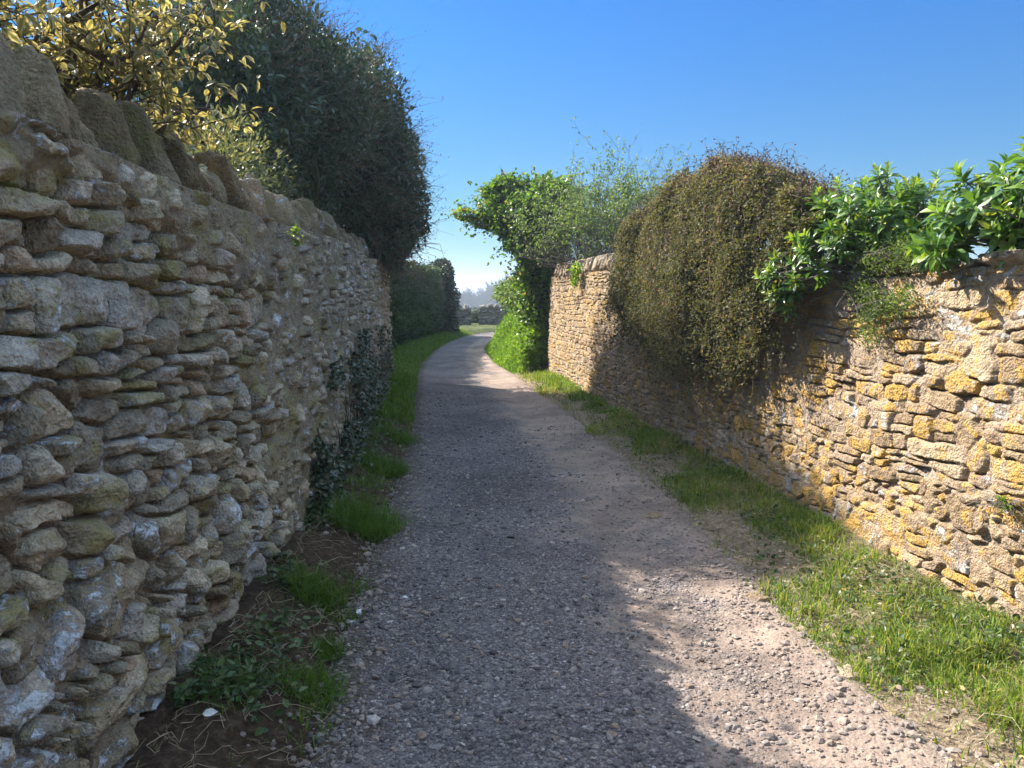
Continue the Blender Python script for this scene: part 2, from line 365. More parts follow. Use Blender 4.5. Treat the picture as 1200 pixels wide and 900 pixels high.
# loose gravel, modelled pebbles
rng = np.random.default_rng(4)
PHI = (1 + 5 ** .5) / 2
ICO = unit(np.array([(-1, PHI, 0), (1, PHI, 0), (-1, -PHI, 0), (1, -PHI, 0), (0, -1, PHI), (0, 1, PHI), (0, -1, -PHI), (0, 1, -PHI), (PHI, 0, -1), (PHI, 0, 1), (-PHI, 0, -1), (-PHI, 0, 1)]))
ICOF = np.array([(0, 11, 5), (0, 5, 1), (0, 1, 7), (0, 7, 10), (0, 10, 11), (1, 5, 9), (5, 11, 4), (11, 10, 2), (10, 7, 6), (7, 1, 8), (3, 9, 4), (3, 4, 2), (3, 2, 6), (3, 6, 8), (3, 8, 9), (4, 9, 5), (2, 4, 11), (6, 2, 10), (8, 6, 7), (9, 8, 1)])
def pebbles(P, size, rng, flat=.6):
    N = len(P); S = size[:, None] * np.stack([rng.uniform(.7, 1.3, N), rng.uniform(.6, 1.1, N), rng.uniform(.4, .75, N) * flat / .6], 1)
    V = ICO[None] * (1 + rng.uniform(-.25, .2, (N, 12, 1))) * S[:, None]
    a = rng.random(N) * 6.283; b = rng.normal(size=N) * .3
    ca, sa, cb, sb = np.cos(a), np.sin(a), np.cos(b), np.sin(b)
    y, z = V[..., 1] * cb[:, None] - V[..., 2] * sb[:, None], V[..., 1] * sb[:, None] + V[..., 2] * cb[:, None]
    X = V[..., 0] * ca[:, None] - y * sa[:, None]; Y = V[..., 0] * sa[:, None] + y * ca[:, None]
    V = np.stack([X, Y, z], -1) + P[:, None]
    return V.reshape(-1, 3), [(np.arange(N) * 12)[:, None, None].repeat(20, 1).reshape(-1, 1) + np.tile(ICOF, (N, 1))], {'rnd': np.repeat(rng.random(N), 12)}
def on_path(n, y0, y1, tmin=-1.1, tmax=1.1, p=.0):
    y = y0 * (y1 / y0) ** rng.random(n) if p == 0 else rng.uniform(y0, y1, n)
    t = rng.uniform(tmin, tmax, n); c = np.interp(y, _c[:200, 1], _c[:200, 0]); h = np.interp(y, _c[:200, 1], _h[:200])
    x = c + t * h; return x, y, t, h
x, y, t, h = on_path(52000, 2.1, 12)
dens = fbm(x * 1.1, y * .7, None, 31, 4) * 1.5 + fbm(x * 5, y * 5, None, 33, 2) * .8 - t * .75 + .12 - .55 * np.exp(-((t - .36) / .17) ** 2) - .4 * np.exp(-((t + .48) / .13) ** 2)
k = rng.random(len(x)) < np.clip(.5 + dens * .6, .04, 1)
x, y, t, h = x[k], y[k], t[k], h[k]
size = np.clip(rng.lognormal(-5.2, .55, len(x)), .0022, .024)
z = np.maximum(path_z(t * h, h, x, y), land(x, y)) + size * .1
g = G('pebble_stone'); c = g.ramp(g.attr('rnd'), [(0, (.075, .07, .068)), (.3, (.15, .14, .135)), (.6, (.22, .205, .195)), (.82, (.29, .27, .25)), (.93, (.27, .2, .15)), (1, (.48, .46, .43))])
c = g.mix(g.m2('MULTIPLY', g.attr('tan'), .8), c, g.mix(.35, (.38, .3, .235), c)); c = g.mix(1.0, c, g.ramp(g.noise(90.0, 3.0), [(.3, (.5, .48, .48)), (.7, (.9, .87, .87))]), 'MULTIPLY'); g.surf(c, .85, .2)
PEB = g.m
V, F, A = pebbles(np.stack([x, y, z], 1), size, rng)
A['tan'] = np.repeat(np.clip(ss(.2, .85, t + .3 * fbm(x * 1.5, y * 1.5, None, 35, 3)), 0, 1), 12)
tag(obj('gravel', V, F, PEB, attrs=A), kind='stuff')

# ------------------------------------------------------------------ the two stone walls
LW = np.array([(-4, -1.08), (-3, -1.1), (2.3, -1.2), (4.1, -1.27), (5.7, -1.38), (8.3, -1.6), (12.8, -2.05), (14, -2.16)])
def wall_l(y): return np.interp(y, LW[:, 0], LW[:, 1])
def wall_r(y): return 2.83 - .148 * np.asarray(y, float)
def top_l(y): return 2.02 + .03 * np.sin(np.asarray(y) * 1.1) + .06 * ss(9, 13.5, np.asarray(y, float))
def top_r(y): return np.interp(y, [-4, 3, 5, 7, 9, 15], [1.78, 1.76, 1.66, 1.8, 1.88, 1.84])

def layout(u0, u1, v1, rng, hs, ws, big=.1, tall=.0, tilt=.05):
    S = []; v = -.06
    while v < v1 + .05:
        h = hs[0] + (hs[1] - hs[0]) * rng.random() ** 1.4; u = u0 + rng.uniform(-.1, .1)
        while u < u1:
            w = ws[0] + (ws[1] - ws[0]) * rng.random() ** 1.3; r = rng.random(); cv = v + h / 2
            rot = rng.normal() * tilt
            if r < big: S.append((u + w / 2, cv + h * .3, w * .5, h * .85, rot))
            elif r < big + .28 and h > .085:
                q = rng.uniform(.35, .65); w2 = w * rng.uniform(.4, .6)
                if rng.random() < .5: S += [(u + w / 2, v + h * q / 2, w / 2, h * q / 2, rot), (u + w / 2, v + h * (1 + q) / 2, w / 2, h * (1 - q) / 2, rot + rng.normal() * .05)]
                else: S += [(u + w2 / 2, v + h * q / 2, w2 / 2, h * q / 2, rot), (u + w2 / 2, v + h * (1 + q) / 2, w2 / 2, h * (1 - q) / 2, rot), (u + (w + w2) / 2, cv, (w - w2) / 2, h / 2, rot)]
            elif r > 1 - tall: S.append((u + w * .3, cv + h * .5, w * .3, h * 1.0, rot))
            else: S.append((u + w / 2, cv + rng.normal() * .01, w / 2, h / 2, rot))
            u += w
        v += h
    return S

def stone_face(U, Vv, S, rng, seed, rnd_w=.035, groove=.05, gap=.012, depth=.022, tilt=.16, frac=.0, na=.009):
    """relief of a stone wall on the grid U x Vv: height, stone ids, edge distance"""
    nu, nv = len(U), len(Vv); UU, VV = np.meshgrid(U, Vv)
    WU = UU + .035 * fbm(UU * 3.2, VV * 5, None, seed, 3) + .008 * fbm(UU * 22, VV * 22, None, seed + 3, 2)
    WV = VV + .028 * fbm(UU * 2.6, VV * 4, None, seed + 5, 3) + .05 * fbm(UU * .5, VV * .6, None, seed + 9, 2) + .007 * fbm(UU * 20, VV * 24, None, seed + 11, 2)
    m1 = np.full((nv, nu), 9.0); m2 = np.full((nv, nu), 9.0); e_sc = np.full((nv, nu), .05); Hs = np.full((nv, nu), -.05); sid = np.zeros((nv, nu)); sid2 = np.zeros((nv, nu))
    for (cu, cv, a, b, rot) in S:
        a = max(a, .02); b = max(b, .018); r = math.hypot(a, b) * 1.25 + .09
        i0, i1 = np.searchsorted(U, [cu - r, cu + r]); j0, j1 = np.searchsorted(Vv, [cv - r, cv + r])
        if i1 - i0 < 1 or j1 - j0 < 1: continue
        sl = (slice(j0, j1), slice(i0, i1)); du = WU[sl] - cu; dv = WV[sl] - cv
        c, s = math.cos(rot), math.sin(rot); x = du * c + dv * s; y = -du * s + dv * c
        p = rng.uniform(3.0, 9); m = (np.abs(x / a) ** p + np.abs(y / b) ** p) ** (1 / p)
        m = 1 + (m - 1) * min(a, b) * 12
        d = rng.uniform(-1, 1) * depth; tu, tv = rng.normal(size=2) * tilt; t2 = rng.normal(size=2) * tilt * 3
        pl = np.minimum(d + tu * x + tv * y, d + .012 + t2[0] * x + t2[1] * y)
        for _ in range(4):
            t3 = unit(rng.normal(size=2)) * rng.uniform(1.5, 4.5) * tilt; pl = np.minimum(pl, d + rng.uniform(.004, .02) + t3[0] * x + t3[1] * y)
        pl = np.clip(pl, -.05, .06)
        new = m < m1[sl]; sec = (~new) & (m < m2[sl])
        m2[sl] = np.where(new, m1[sl], np.where(sec, m, m2[sl])); m1[sl] = np.where(new, m, m1[sl])
        Hs[sl] = np.where(new, pl, Hs[sl]); s1, s2 = rng.random(2); sid[sl] = np.where(new, s1, sid[sl]); sid2[sl] = np.where(new, s2, sid2[sl])
    e = np.clip((m2 - m1) / 24, 0, .2)                      # about the distance to the stone's border, metres
    e = np.minimum(e, np.clip((1.35 - m1) / 12, 0, .2))
    q = 1 - np.clip(e / rnd_w, 0, 1); rnd = np.sqrt(np.clip(1 - q * q, 0, 1))
    H = Hs + rnd_w * .9 * (rnd - 1) - groove * (1 - ss(0, gap, e))
    if frac: H += frac * (1 - 2.2 * np.abs(fbm(UU * 9 + sid * 50, VV * 13 + sid2 * 50, None, seed + 61, 3, .6))) * np.clip(e * 30, 0, 1)
    H += .0028 * np.round(2.2 * fbm(UU * 26 + sid * 90, VV * 60, None, seed + 71, 3)) / 2 * np.clip(e * 40, 0, 1)
    H += na * fbm(UU * 13, VV * 17, None, seed + 21, 5, .62) + (.003 + .2 * na) * fbm(UU * 55, VV * 60, None, seed + 31, 2)
    return UU, VV, H, sid, sid2, e

def build_wall(name, label, part, xf, facing, U, zb, topf, S, mort_fn, lic_fn, mat, rng, seed, thick, vs, **kw):
    H0 = 2.1; Vv = np.arange(0, H0 + 1e-6, vs)
    UU, VV, H, sid, sid2, e = stone_face(U, Vv, S, rng, seed, **kw)
    mo = mort_fn(UU, VV) + .012 * fbm(UU * 9, VV * 9, None, seed + 41, 3) + .007 * fbm(UU * 45, VV * 45, None, seed + 43, 3)
    mort = ss(-.003, .004, mo - H); H = np.maximum(H, mo)
    lic = lic_fn(UU, VV)
    tz = topf(UU); Z = zb + VV / H0 * (tz - zb)
    X = xf(UU) + facing * (H + .1 - .03 * Z - .1)
    rows = [np.stack([X, UU, Z], -1)]; A = {'sid': sid, 'sid2': sid2, 'mort': mort, 'lic': lic}
    ext = []
    for fr, zz in ((.04, 0.0), (.3, .02), (.6, .03), (.96, .0), (1.0, -.03)):     # over the top
        nz = .02 * fbm(U * 6, U * 0 + fr * 9, None, seed + 51, 3)
        ext.append(np.stack([xf(U) - facing * (.065 + (thick - .065) * fr) + nz * fr, U, topf(U) + zz + nz * (.3 + fr)], -1))
    for fz in (.66, .33, 0.0):                                                     # down the back
        nz = .03 * fbm(U * 6, U * 0 + fz * 9 + 40, None, seed + 52, 3)
        ext.append(np.stack([xf(U) - facing * thick + nz, U, zb + fz * (topf(U) - zb)], -1))
    P = np.concatenate([rows[0], np.stack(ext)], 0); nr = P.shape[0]; nu = len(U)
    at = {k: np.concatenate([a, np.repeat(a[-1:], len(ext), 0)], 0).ravel() for k, a in A.items()}
    F = grid_faces(nr, nu)
    if facing > 0: F = F[:, ::-1]
    F = F[:, ::-1]
    idx = np.arange(nr * nu).reshape(nr, nu)
    root = thing(name, label, 'wall', (float(xf(U[-1])), float(U[len(U) // 2]), 0))
    o = obj(part, P.reshape(-1, 3), [F, idx[:, 0][None], idx[::-1, -1][None]], mat, root, smooth=True, attrs=at)
    return root

rng = np.random.default_rng(11)
MAT_L = stone_mat('weathered_limestone', [(0, (.20, .165, .12)), (.22, (.43, .365, .26)), (.42, (.28, .25, .2)), (.62, (.55, .48, .36)), (.8, (.40, .385, .35)), (1, (.44, .33, .235))], (.27, .222, .155), white=.6, ochre=.2, moss=.75,
                  whitecol=(.62, .68, .74), ochrecol=(.40, .27, .06), mosscol=(.25, .225, .085))
U = axis([(-3.5, 1.2, .07), (1.2, 1.5, .02), (1.5, 4.3, .0046), (4.3, 8.5, .010), (8.5, 14.02, .02)])
S = [(a, b + .38, c, d, e) for a, b, c, d, e in layout(-3.6, 4.15, 1.75, rng, (.045, .165), (.08, .34), big=.17, tall=.05, tilt=.11)] + layout(-3.6, 4.15, .42, rng, (.10, .2), (.12, .3), big=.06, tall=.1, tilt=.12) + layout(4.15, 14.1, 2.1, rng, (.05, .12), (.08, .26), big=.08)
bound = lambda u, v: 3.95 - np.maximum(0, v - 1.68) * 4.2 + .18 * np.sin(v * 9) + .15 * np.sin(v * 23 + 1)
mortL = lambda u, v: -.09 + .082 * ss(-.12, .25, u - bound(u, v) + .25 * fbm(u * 4, v * 4, None, 77, 3)) - .012 * ss(8.5, 10, u) + .075 * ss(1.93, 2.0, v) * (u < bound(u, v))
licL = lambda u, v: .34 + .62 * (1 - ss(.5, 1.05, v + .7 * (u - 1.8) + .4 * fbm(u * 3, v * 3, None, 76, 2))) + .3 * fbm(u * 2.2, v * 2.2, None, 78, 2)
left_wall = build_wall('stone_wall', 'shaded grey stone wall of tumbled dry stones, path side in shadow, under the dark evergreen bush', 'masonry', wall_l, 1, U, 0.0, top_l, S, mortL, licL, MAT_L, rng, 100, .42, .0056, rnd_w=.010, groove=.095, gap=.0095, depth=.036, tilt=.21, frac=.007, na=.012)

rng = np.random.default_rng(12)
MAT_R = stone_mat('golden_lichened_stone', [(0, (.25, .18, .115)), (.3, (.34, .255, .165)), (.55, (.30, .225, .165)), (.8, (.42, .33, .225)), (1, (.36, .26, .19))], (.36, .275, .2), white=.55, ochre=1.22, moss=.12,
                  whitecol=(.50, .49, .46), ochrecol=(.46, .275, .065))
U = axis([(-3.5, 2.4, .07), (2.4, 2.8, .02), (2.8, 6.6, .0068), (6.6, 10, .012), (10, 14.62, .019)])
S = layout(-3.6, 6.6, .5, rng, (.09, .2), (.12, .34), big=.1, tall=.15) + [(a, b + .45, c, d, e) for a, b, c, d, e in layout(-3.6, 6.6, 1.65, rng, (.06, .155), (.11, .42), big=.1, tall=.04)] + layout(6.6, 14.7, 2.1, rng, (.05, .12), (.07, .24), big=.08)
mortR = lambda u, v: -.0145 - .002 * ss(8, 10, u) - .03 * ss(-.05, .45, fbm(u * 2.3, v * 3.1, None, 79, 3))
licR = lambda u, v: .45 + .35 * fbm(u * 1.3, v * 1.7, None, 80, 3) - .25 * ss(7, 9, u)
right_wall = build_wall('stone_wall', 'sunlit golden stone wall with orange lichen along the right verge', 'masonry', wall_r, -1, U, 0.0, top_r, S, mortR, licR, MAT_R, rng, 200, .45, .0078, rnd_w=.012, groove=.034, gap=.008, depth=.009, tilt=.06, frac=.0, na=.0055)

# coping stones: each a mesh of its own
def cube_template(n):
    a = np.linspace(-1, 1, n); Vs, Fs, k = [], [], 0
    for ax in range(3):
        for s in (-1, 1):
            p, q = np.meshgrid(a, a); v = np.zeros((n * n, 3)); v[:, ax] = s; v[:, (ax + 1) % 3] = p.ravel(); v[:, (ax + 2) % 3] = q.ravel()
            f = grid_faces(n, n); Fs.append((f if s > 0 else f[:, ::-1]) + k); Vs.append(v); k += n * n
    V = np.concatenate(Vs); F = np.concatenate(Fs); _, first, inv = np.unique(np.round(V, 5), axis=0, return_index=True, return_inverse=True)
    return V[first], inv.ravel()[F]
CUBE = cube_template(13)
def rock(half, rng, taper=.35, rnd=.5, rough=.12, rot=(0, 0, 0), loc=(0, 0, 0)):
    V, F = CUBE; sph = unit(V) * 1.15; P = V * (1 - rnd) + sph * rnd
    sd = int(rng.integers(1e6)); n = fbm(P[:, 0] * 1.1 + sd % 91, P[:, 1] * 1.1, P[:, 2] * 1.1, sd, 4, .55)
    P = P * (1 + rough * 2.2 * n[:, None])
    for _ in range(5):                                       # knocked-off faces
        d = unit(rng.normal(size=3)); lim = rng.uniform(.72, .98); ex = P @ d - lim; P = P - np.maximum(ex, 0)[:, None] * d * .85
    P[:, :2] *= (1 - taper * (P[:, 2:] + 1) / 2); P = P * np.array(half)
    P += unit(P) * (fbm(P[:, 0] * 40, P[:, 1] * 40, P[:, 2] * 40, sd + 5, 3) * .006)[:, None]
    from mathutils import Euler
    M = np.array(Euler(rot).to_matrix()); return P @ M.T + np.array(loc), [F]

rng = np.random.default_rng(13); MAT_CL = stone_mat('coping_limestone', [(0, (.17, .13, .08)), (.4, (.29, .23, .145)), (.7, (.22, .18, .125)), (1, (.38, .30, .2))], (.3, .25, .2), white=.3, ochre=.1, moss=.7, whitecol=(.52, .58, .64), ochrecol=(.30, .2, .045), attrs=False)
y = -3.2
while y < 13.9:
    h = rng.uniform(.10, .18) * (1.65 if y < 2.2 else 1) * (1 - .2 * ss(8, 12, y)); th = rng.uniform(.038, .075) * (1.6 if y < 2.15 else 1)
    yc = y + th; V, F = rock((rng.uniform(.13, .18), th, h), rng, taper=rng.uniform(.25, .55), rnd=.42, rough=.12, rot=(rng.normal() * .13 + .1, rng.normal() * .07, rng.normal() * .18), loc=(wall_l(yc) - .285 + rng.normal() * .025, yc, top_l(yc) + h * .78))
    obj('coping_stone', V, F, MAT_CL, left_wall, smooth=True); y += th * 2 + rng.uniform(.03, .13)
MAT_CR = stone_mat('coping_sandstone', [(0, (.27, .2, .13)), (.4, (.36, .28, .19)), (.7, (.31, .24, .18)), (1, (.42, .34, .24))], (.3, .25, .2), white=.3, ochre=.25, moss=.2, whitecol=(.5, .49, .46), attrs=False)
y = 8.7
while y < 14.5:
    h = rng.uniform(.10, .14); th = rng.uniform(.05, .08)
    V, F = rock((rng.uniform(.15, .19), th, h), rng, taper=.3, rnd=.35, rough=.09, rot=(-.3 + rng.normal() * .08, rng.normal() * .06, rng.normal() * .12), loc=(wall_r(y + th) + .215 + rng.normal() * .015, y + th, top_r(y + th) + h * .8))
    obj('coping_stone', V, F, MAT_CR, right_wall, smooth=True); y += th * 2 + rng.uniform(0, .03)
for (y, hy, hz, dz) in [(2.7, .2, .05, .03), (3.05, .16, .055, .04), (3.38, .17, .04, .03), (3.72, .17, .042, .03), (4.05, .16, .036, .02), (4.34, .14, .04, .025), (4.6, .13, .045, .03), (4.85, .14, .04, .02), (5.2, .17, .05, .03), (2.3, .2, .06, .04), (1.9, .2, .06, .04)]:
    V, F = rock((.2, hy, hz), rng, taper=.08, rnd=.3, rough=.09, rot=(rng.normal() * .05, rng.normal() * .05, rng.normal() * .1), loc=(wall_r(y) + .22 + rng.normal() * .02, y, top_r(y) + dz))
    obj('coping_stone', V, F, MAT_CR, right_wall, smooth=True)

# far walls at the bend, with the gap between them
rng = np.random.default_rng(14)
MAT_F = stone_mat('field_wall_stone', [(0, (.16, .14, .11)), (.5, (.24, .21, .17)), (1, (.30, .26, .2))], (.2, .17, .14), white=.3, ochre=.1, moss=.5)
MAT_F2 = stone_mat('field_coping_stone', [(0, (.15, .13, .1)), (.5, (.22, .19, .15)), (1, (.27, .24, .19))], (.2, .17, .14), white=.3, ochre=.1, moss=.5, attrs=False)
def far_wall(label, x0, x1, y, hgt, seed):
    U = np.arange(x0, x1, .035); S = layout(x0, x1, 2.1, rng, (.2, .4), (.12, .4))
    Vv = np.arange(0, 2.1, .06); UU, VV, H, sid, sid2, e = stone_face(U, Vv, S, rng, seed)
    zb = float(land(np.array([x0 + .3]), np.array([y]))[0]) - .1; top = zb + .1 + hgt + .06 * fbm(UU * 2.5, UU * 0, None, seed, 3)
    P = np.stack([UU, y - H * 1.4, zb + VV / 2.1 * (top - zb)], -1)
    ext = [np.stack([U, 0 * U + y + d, top[-1] + k], -1) for d, k in ((.05, .02), (.35, .02), (.4, -.03))] + [np.stack([U, 0 * U + y + .4, 0 * U + zb], -1)]
    P = np.concatenate([P, np.stack(ext)]); A = {k: np.concatenate([a, np.repeat(a[-1:], 4, 0)]).ravel() for k, a in {'sid': sid, 'sid2': sid2, 'mort': H * 0, 'lic': H * 0 + .4}.items()}
    idx = np.arange(P.shape[0] * len(U)).reshape(-1, len(U))
    t = thing('field_wall', label, 'wall', (x0, y, zb))
    obj('masonry', P.reshape(-1, 3), [grid_faces(*idx.shape), idx[::-1, 0][None], idx[:, -1][None]], MAT_F, t, smooth=True, attrs=A)
    xx = x0
    while xx < x1 - .12:
        w = rng.uniform(.1, .16); V, F = rock((w, .2, rng.uniform(.07, .12)), rng, .25, .4, .1, (0, rng.normal() * .15, 0), (xx + w, y + .18, zb + .1 + hgt + .05)); obj('coping_stone', V, F, MAT_F2, t, smooth=True); xx += w * 2 + .02
far_wall('low grey field wall beyond the bend, standing beside the dark hedge end', -4.2, -1.72, 32.9, .68, 300)
far_wall('low grey field wall beyond the bend, running in behind the green bank', -1.42, 2.2, 32.9, .72, 310)

# ------------------------------------------------------------------ foliage materials
BARK = plain_mat('bark', [(.3, (.04, .03, .02)), (.7, (.12, .092, .065))], 25.0)
BARK_G = plain_mat('grey_bark', [(.3, (.09, .075, .06)), (.7, (.2, .17, .14))], 25.0)
DARKWOOD = plain_mat('core_dark_brown', [(.35, (.012, .012, .008)), (.65, (.035, .032, .02))], 30.0, bump=.05)  # dark brown for the opaque cores hidden in the foliage
M_BUSH = leaf_mat('dark_evergreen_leaf', [(0, (.025, .05, .032)), (.5, (.05, .088, .05)), (.85, (.09, .13, .06)), (1, (.16, .14, .09))], .25, .42, .5)
M_DRY = leaf_mat('dry_pinkish_twig', [(0, (.10, .07, .05)), (.6, (.2, .15, .11)), (1, (.3, .2, .15))], .15, .8, .1, tcol=(1, .9, .8))
M_VAR = leaf_mat('cream_edged_leaf', [(0, (.27, .22, .085)), (.5, (.38, .32, .15)), (.85, (.5, .46, .3)), (1, (.22, .19, .05))], .5, .45, .4, midcol=(.17, .175, .065), tcol=(1.15, 1.0, .6))
M_HEDGE = leaf_mat('hedge_leaf', [(0, (.03, .06, .022)), (.5, (.055, .10, .032)), (1, (.11, .15, .05))], .3, .45, .4)
M_IVY = leaf_mat('ivy_leaf', [(0, (.035, .08, .015)), (.5, (.085, .17, .025)), (.85, (.15, .25, .035)), (1, (.27, .2, .08))], .55, .35, .5)
M_IVYD = leaf_mat('dark_ivy_leaf', [(0, (.014, .028, .012)), (.6, (.028, .05, .018)), (1, (.07, .08, .03))], .2, .4, .5)
M_PRIV = leaf_mat('pale_shrub_leaf', [(0, (.06, .115, .03)), (.5, (.115, .19, .05)), (1, (.22, .27, .085))], .4, .5, .3)
M_OLIVE = leaf_mat('grey_green_leaf', [(0, (.06, .075, .04)), (.5, (.12, .135, .07)), (1, (.23, .22, .11))], .35, .5, .3)
M_LAUR = leaf_mat('glossy_green_leaf', [(0, (.03, .08, .025)), (.4, (.065, .155, .032)), (.75, (.15, .26, .036)), (1, (.32, .36, .05))], .42, .36, .45)
M_COTO = leaf_mat('small_creeper_leaf', [(0, (.045, .052, .026)), (.45, (.105, .112, .046)), (.75, (.175, .16, .07)), (.92, (.22, .165, .10)), (1, (.27, .165, .135))], .4, .6, .2)
M_COTOT = leaf_mat('creeper_twig', [(0, (.07, .052, .038)), (.6, (.18, .125, .095)), (1, (.27, .165, .14))], .0, .8, .1)
M_GRASS = leaf_mat('grass_blade', [(0, (.05, .115, .018)), (.4, (.105, .20, .028)), (.7, (.21, .28, .045)), (.88, (.31, .32, .09)), (1, (.42, .35, .2))], .5, .5, .25, tcol=(1.4, 1.25, .5))
M_STRAW = leaf_mat('dry_stalk', [(0, (.2, .15, .09)), (.5, (.32, .26, .17)), (1, (.45, .38, .27))], .2, .8, .1, tcol=(1, .95, .8))
M_WEED = leaf_mat('bank_weed_leaf', [(0, (.07, .15, .018)), (.5, (.14, .26, .028)), (.85, (.22, .34, .04)), (1, (.32, .34, .13))], .5, .45, .3)
M_LITTER = leaf_mat('dead_leaf', [(0, (.16, .11, .07)), (.5, (.3, .22, .15)), (.9, (.42, .34, .26)), (1, (.5, .36, .06))], .15, .8, .1)

def core(name, parent, blobs, mat, scale=.7, lump=.2, seed=0):  # solid dark core standing in for branches, added to stop light passing through
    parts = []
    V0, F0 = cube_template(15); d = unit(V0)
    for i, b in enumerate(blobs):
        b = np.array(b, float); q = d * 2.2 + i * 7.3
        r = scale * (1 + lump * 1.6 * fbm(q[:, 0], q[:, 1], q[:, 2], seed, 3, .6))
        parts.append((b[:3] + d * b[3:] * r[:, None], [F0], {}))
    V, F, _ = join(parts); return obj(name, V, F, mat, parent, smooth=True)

def limbs(origin, targets, rng, M=9, r0=.05, r1=.008, bend=.25):
    """woody limbs from around an origin out to targets"""
    n = len(targets); o = np.asarray(origin, float) + rng.normal(size=(n, 3)) * np.array([.08, .08, .02]); t = np.linspace(0, 1, M)
    P = o[:, None] + (targets - o)[:, None] * t[None, :, None]
    L = np.linalg.norm(targets - o, axis=1)
    P += np.cumsum(rng.normal(size=(n, M, 3)) * bend / M, 1) * L[:, None, None] * (t * (1 - t) * 4)[None, :, None] * .6
    P[:, :, 2] += (np.sin(t * math.pi) * .12)[None] * L[:, None]
    return P, np.repeat((r0 + (r1 - r0) * t ** .7)[None], n, 0) * rng.uniform(.5, 1, (n, 1))

# ------------------------------------------------------------------ left side: the big dark bush over the wall
rng = np.random.default_rng(21)
root = thing('evergreen_bush', 'tall dark evergreen bush bulging over the shaded wall and the path', 'bush', (-2.9, 10.5, .1))
BL = [(-2.75, 11.4, 3.6, 1.32, 1.9, 1.45), (-2.85, 9.15, 3.65, 1.22, 1.6, 1.42), (-1.85, 12.3, 3.0, .5, 1.2, 1.1), (-2.75, 7.75, 3.3, .8, .95, .95), (-2.3, 12.9, 2.7, .5, .8, .9)]
P, N = blob_points(BL, 125000, rng, .42, .24, 41, 2.4)
clump = fbm(P[:, 0] * 2.6, P[:, 1] * 2.6, P[:, 2] * 2.6, 42, 2)
k = (rng.random(len(P)) < np.clip(.58 + clump * 2.6, .06, 1)) & ((P[:, 1] > 8.3) | (P[:, 2] > 3.0) | (rng.random(len(P)) < .22 + .5 * (fbm(P[:, 0] * 3, P[:, 1] * 3, P[:, 2] * 3, 46, 2) > .08))); P, N = P[k], N[k]
D = N * .7 + np.array([0, 0, .55]) + rng.normal(size=P.shape) * .5
rnd = np.clip(.4 + .5 * fbm(P[:, 0] * 1.1, P[:, 1] * 1.1, P[:, 2] * 1.1, 43, 2) + rng.normal(size=len(P)) * .2, 0, 1)
V, F, A = leaves(P, D, rng.uniform(.045, .085, len(P)), rng.uniform(.018, .034, len(P)), rng, DIAMOND, rnd=rnd)
obj('foliage', V, F, M_BUSH, root, attrs=A)
core('opaque_branch_core', root, BL[:3], DARKWOOD, .6, .34, 41)
P, N = blob_points(BL, 75000, rng, .95, .24, 41, 2.4); k = (P[:, 1] > 8.3) | (P[:, 2] > 3.0); P, N = P[k], N[k]
V, F, A = leaves(P, rng.normal(size=P.shape) + N * .3, rng.uniform(.08, .13, len(P)), rng.uniform(.035, .06, len(P)), rng, DIAMOND, rnd=rng.random(len(P)) * .7); obj('inner_foliage', V, F, M_BUSH, root, attrs=A)
P, N = blob_points(BL, 5200, rng, .1, .24, 41, 2.4, keep=lambda q: (q[:, 2] > 3.6) | (q[:, 0] > -2.0))
SP, SR = strands(P - N * .1, N + np.array([.1, 0, .5]) + rng.normal(size=P.shape) * .5, rng.uniform(.15, .5, len(P)), 5, rng, .5, .05, .0035, .0012)
V, F, A = tubes(SP, SR, 3); Q = SP[:, 2:].reshape(-1, 3)
lv = leaves(Q, rng.normal(size=Q.shape) + np.array([0, 0, .4]), rng.uniform(.02, .045, len(Q)), rng.uniform(.012, .02, len(Q)), rng)
V, F, A = join([(V, F, A), lv]); obj('dry_sprays', V, F, M_DRY, root, attrs=A)
tg = np.concatenate([np.array([b[:3] for b in BL[:2] for _ in range(6)]) + rng.normal(size=(12, 3)) * .25, np.array(BL[3][:3]) + rng.normal(size=(14, 3)) * np.array([.35, .4, .5])])
SP, SR = limbs((-2.9, 10.5, .1), tg, rng, r0=.06, r1=.012); V, F, A = tubes(SP, SR, 6); obj('stems', V, F, BARK, root, attrs=A)

# bare brown scrub hanging over the wall's far end
root = thing('scrub', 'brown leafless scrub hanging over the far end of the shaded wall', 'scrub', (-2.3, 13.2, 2.0))
n = 420; P0 = np.stack([rng.uniform(-2.5, -1.9, n), rng.uniform(11.6, 14.1, n), rng.uniform(2.0, 2.6, n)], 1)
SP, SR = strands(P0, np.array([.5, -.1, .3]) + rng.normal(size=(n, 3)) * .6, rng.uniform(.2, .7, n), 6, rng, .9, .35, .007, .002); V, F, A = tubes(SP, SR, 4)
Q = SP[:, 1:].reshape(-1, 3); lv = leaves(Q, rng.normal(size=Q.shape), rng.uniform(.02, .05, len(Q)), .02, rng)
obj('stems', V, F, BARK_G, root, attrs=A); obj('leaves', *lv[:2], M_DRY, root, attrs=lv[2])

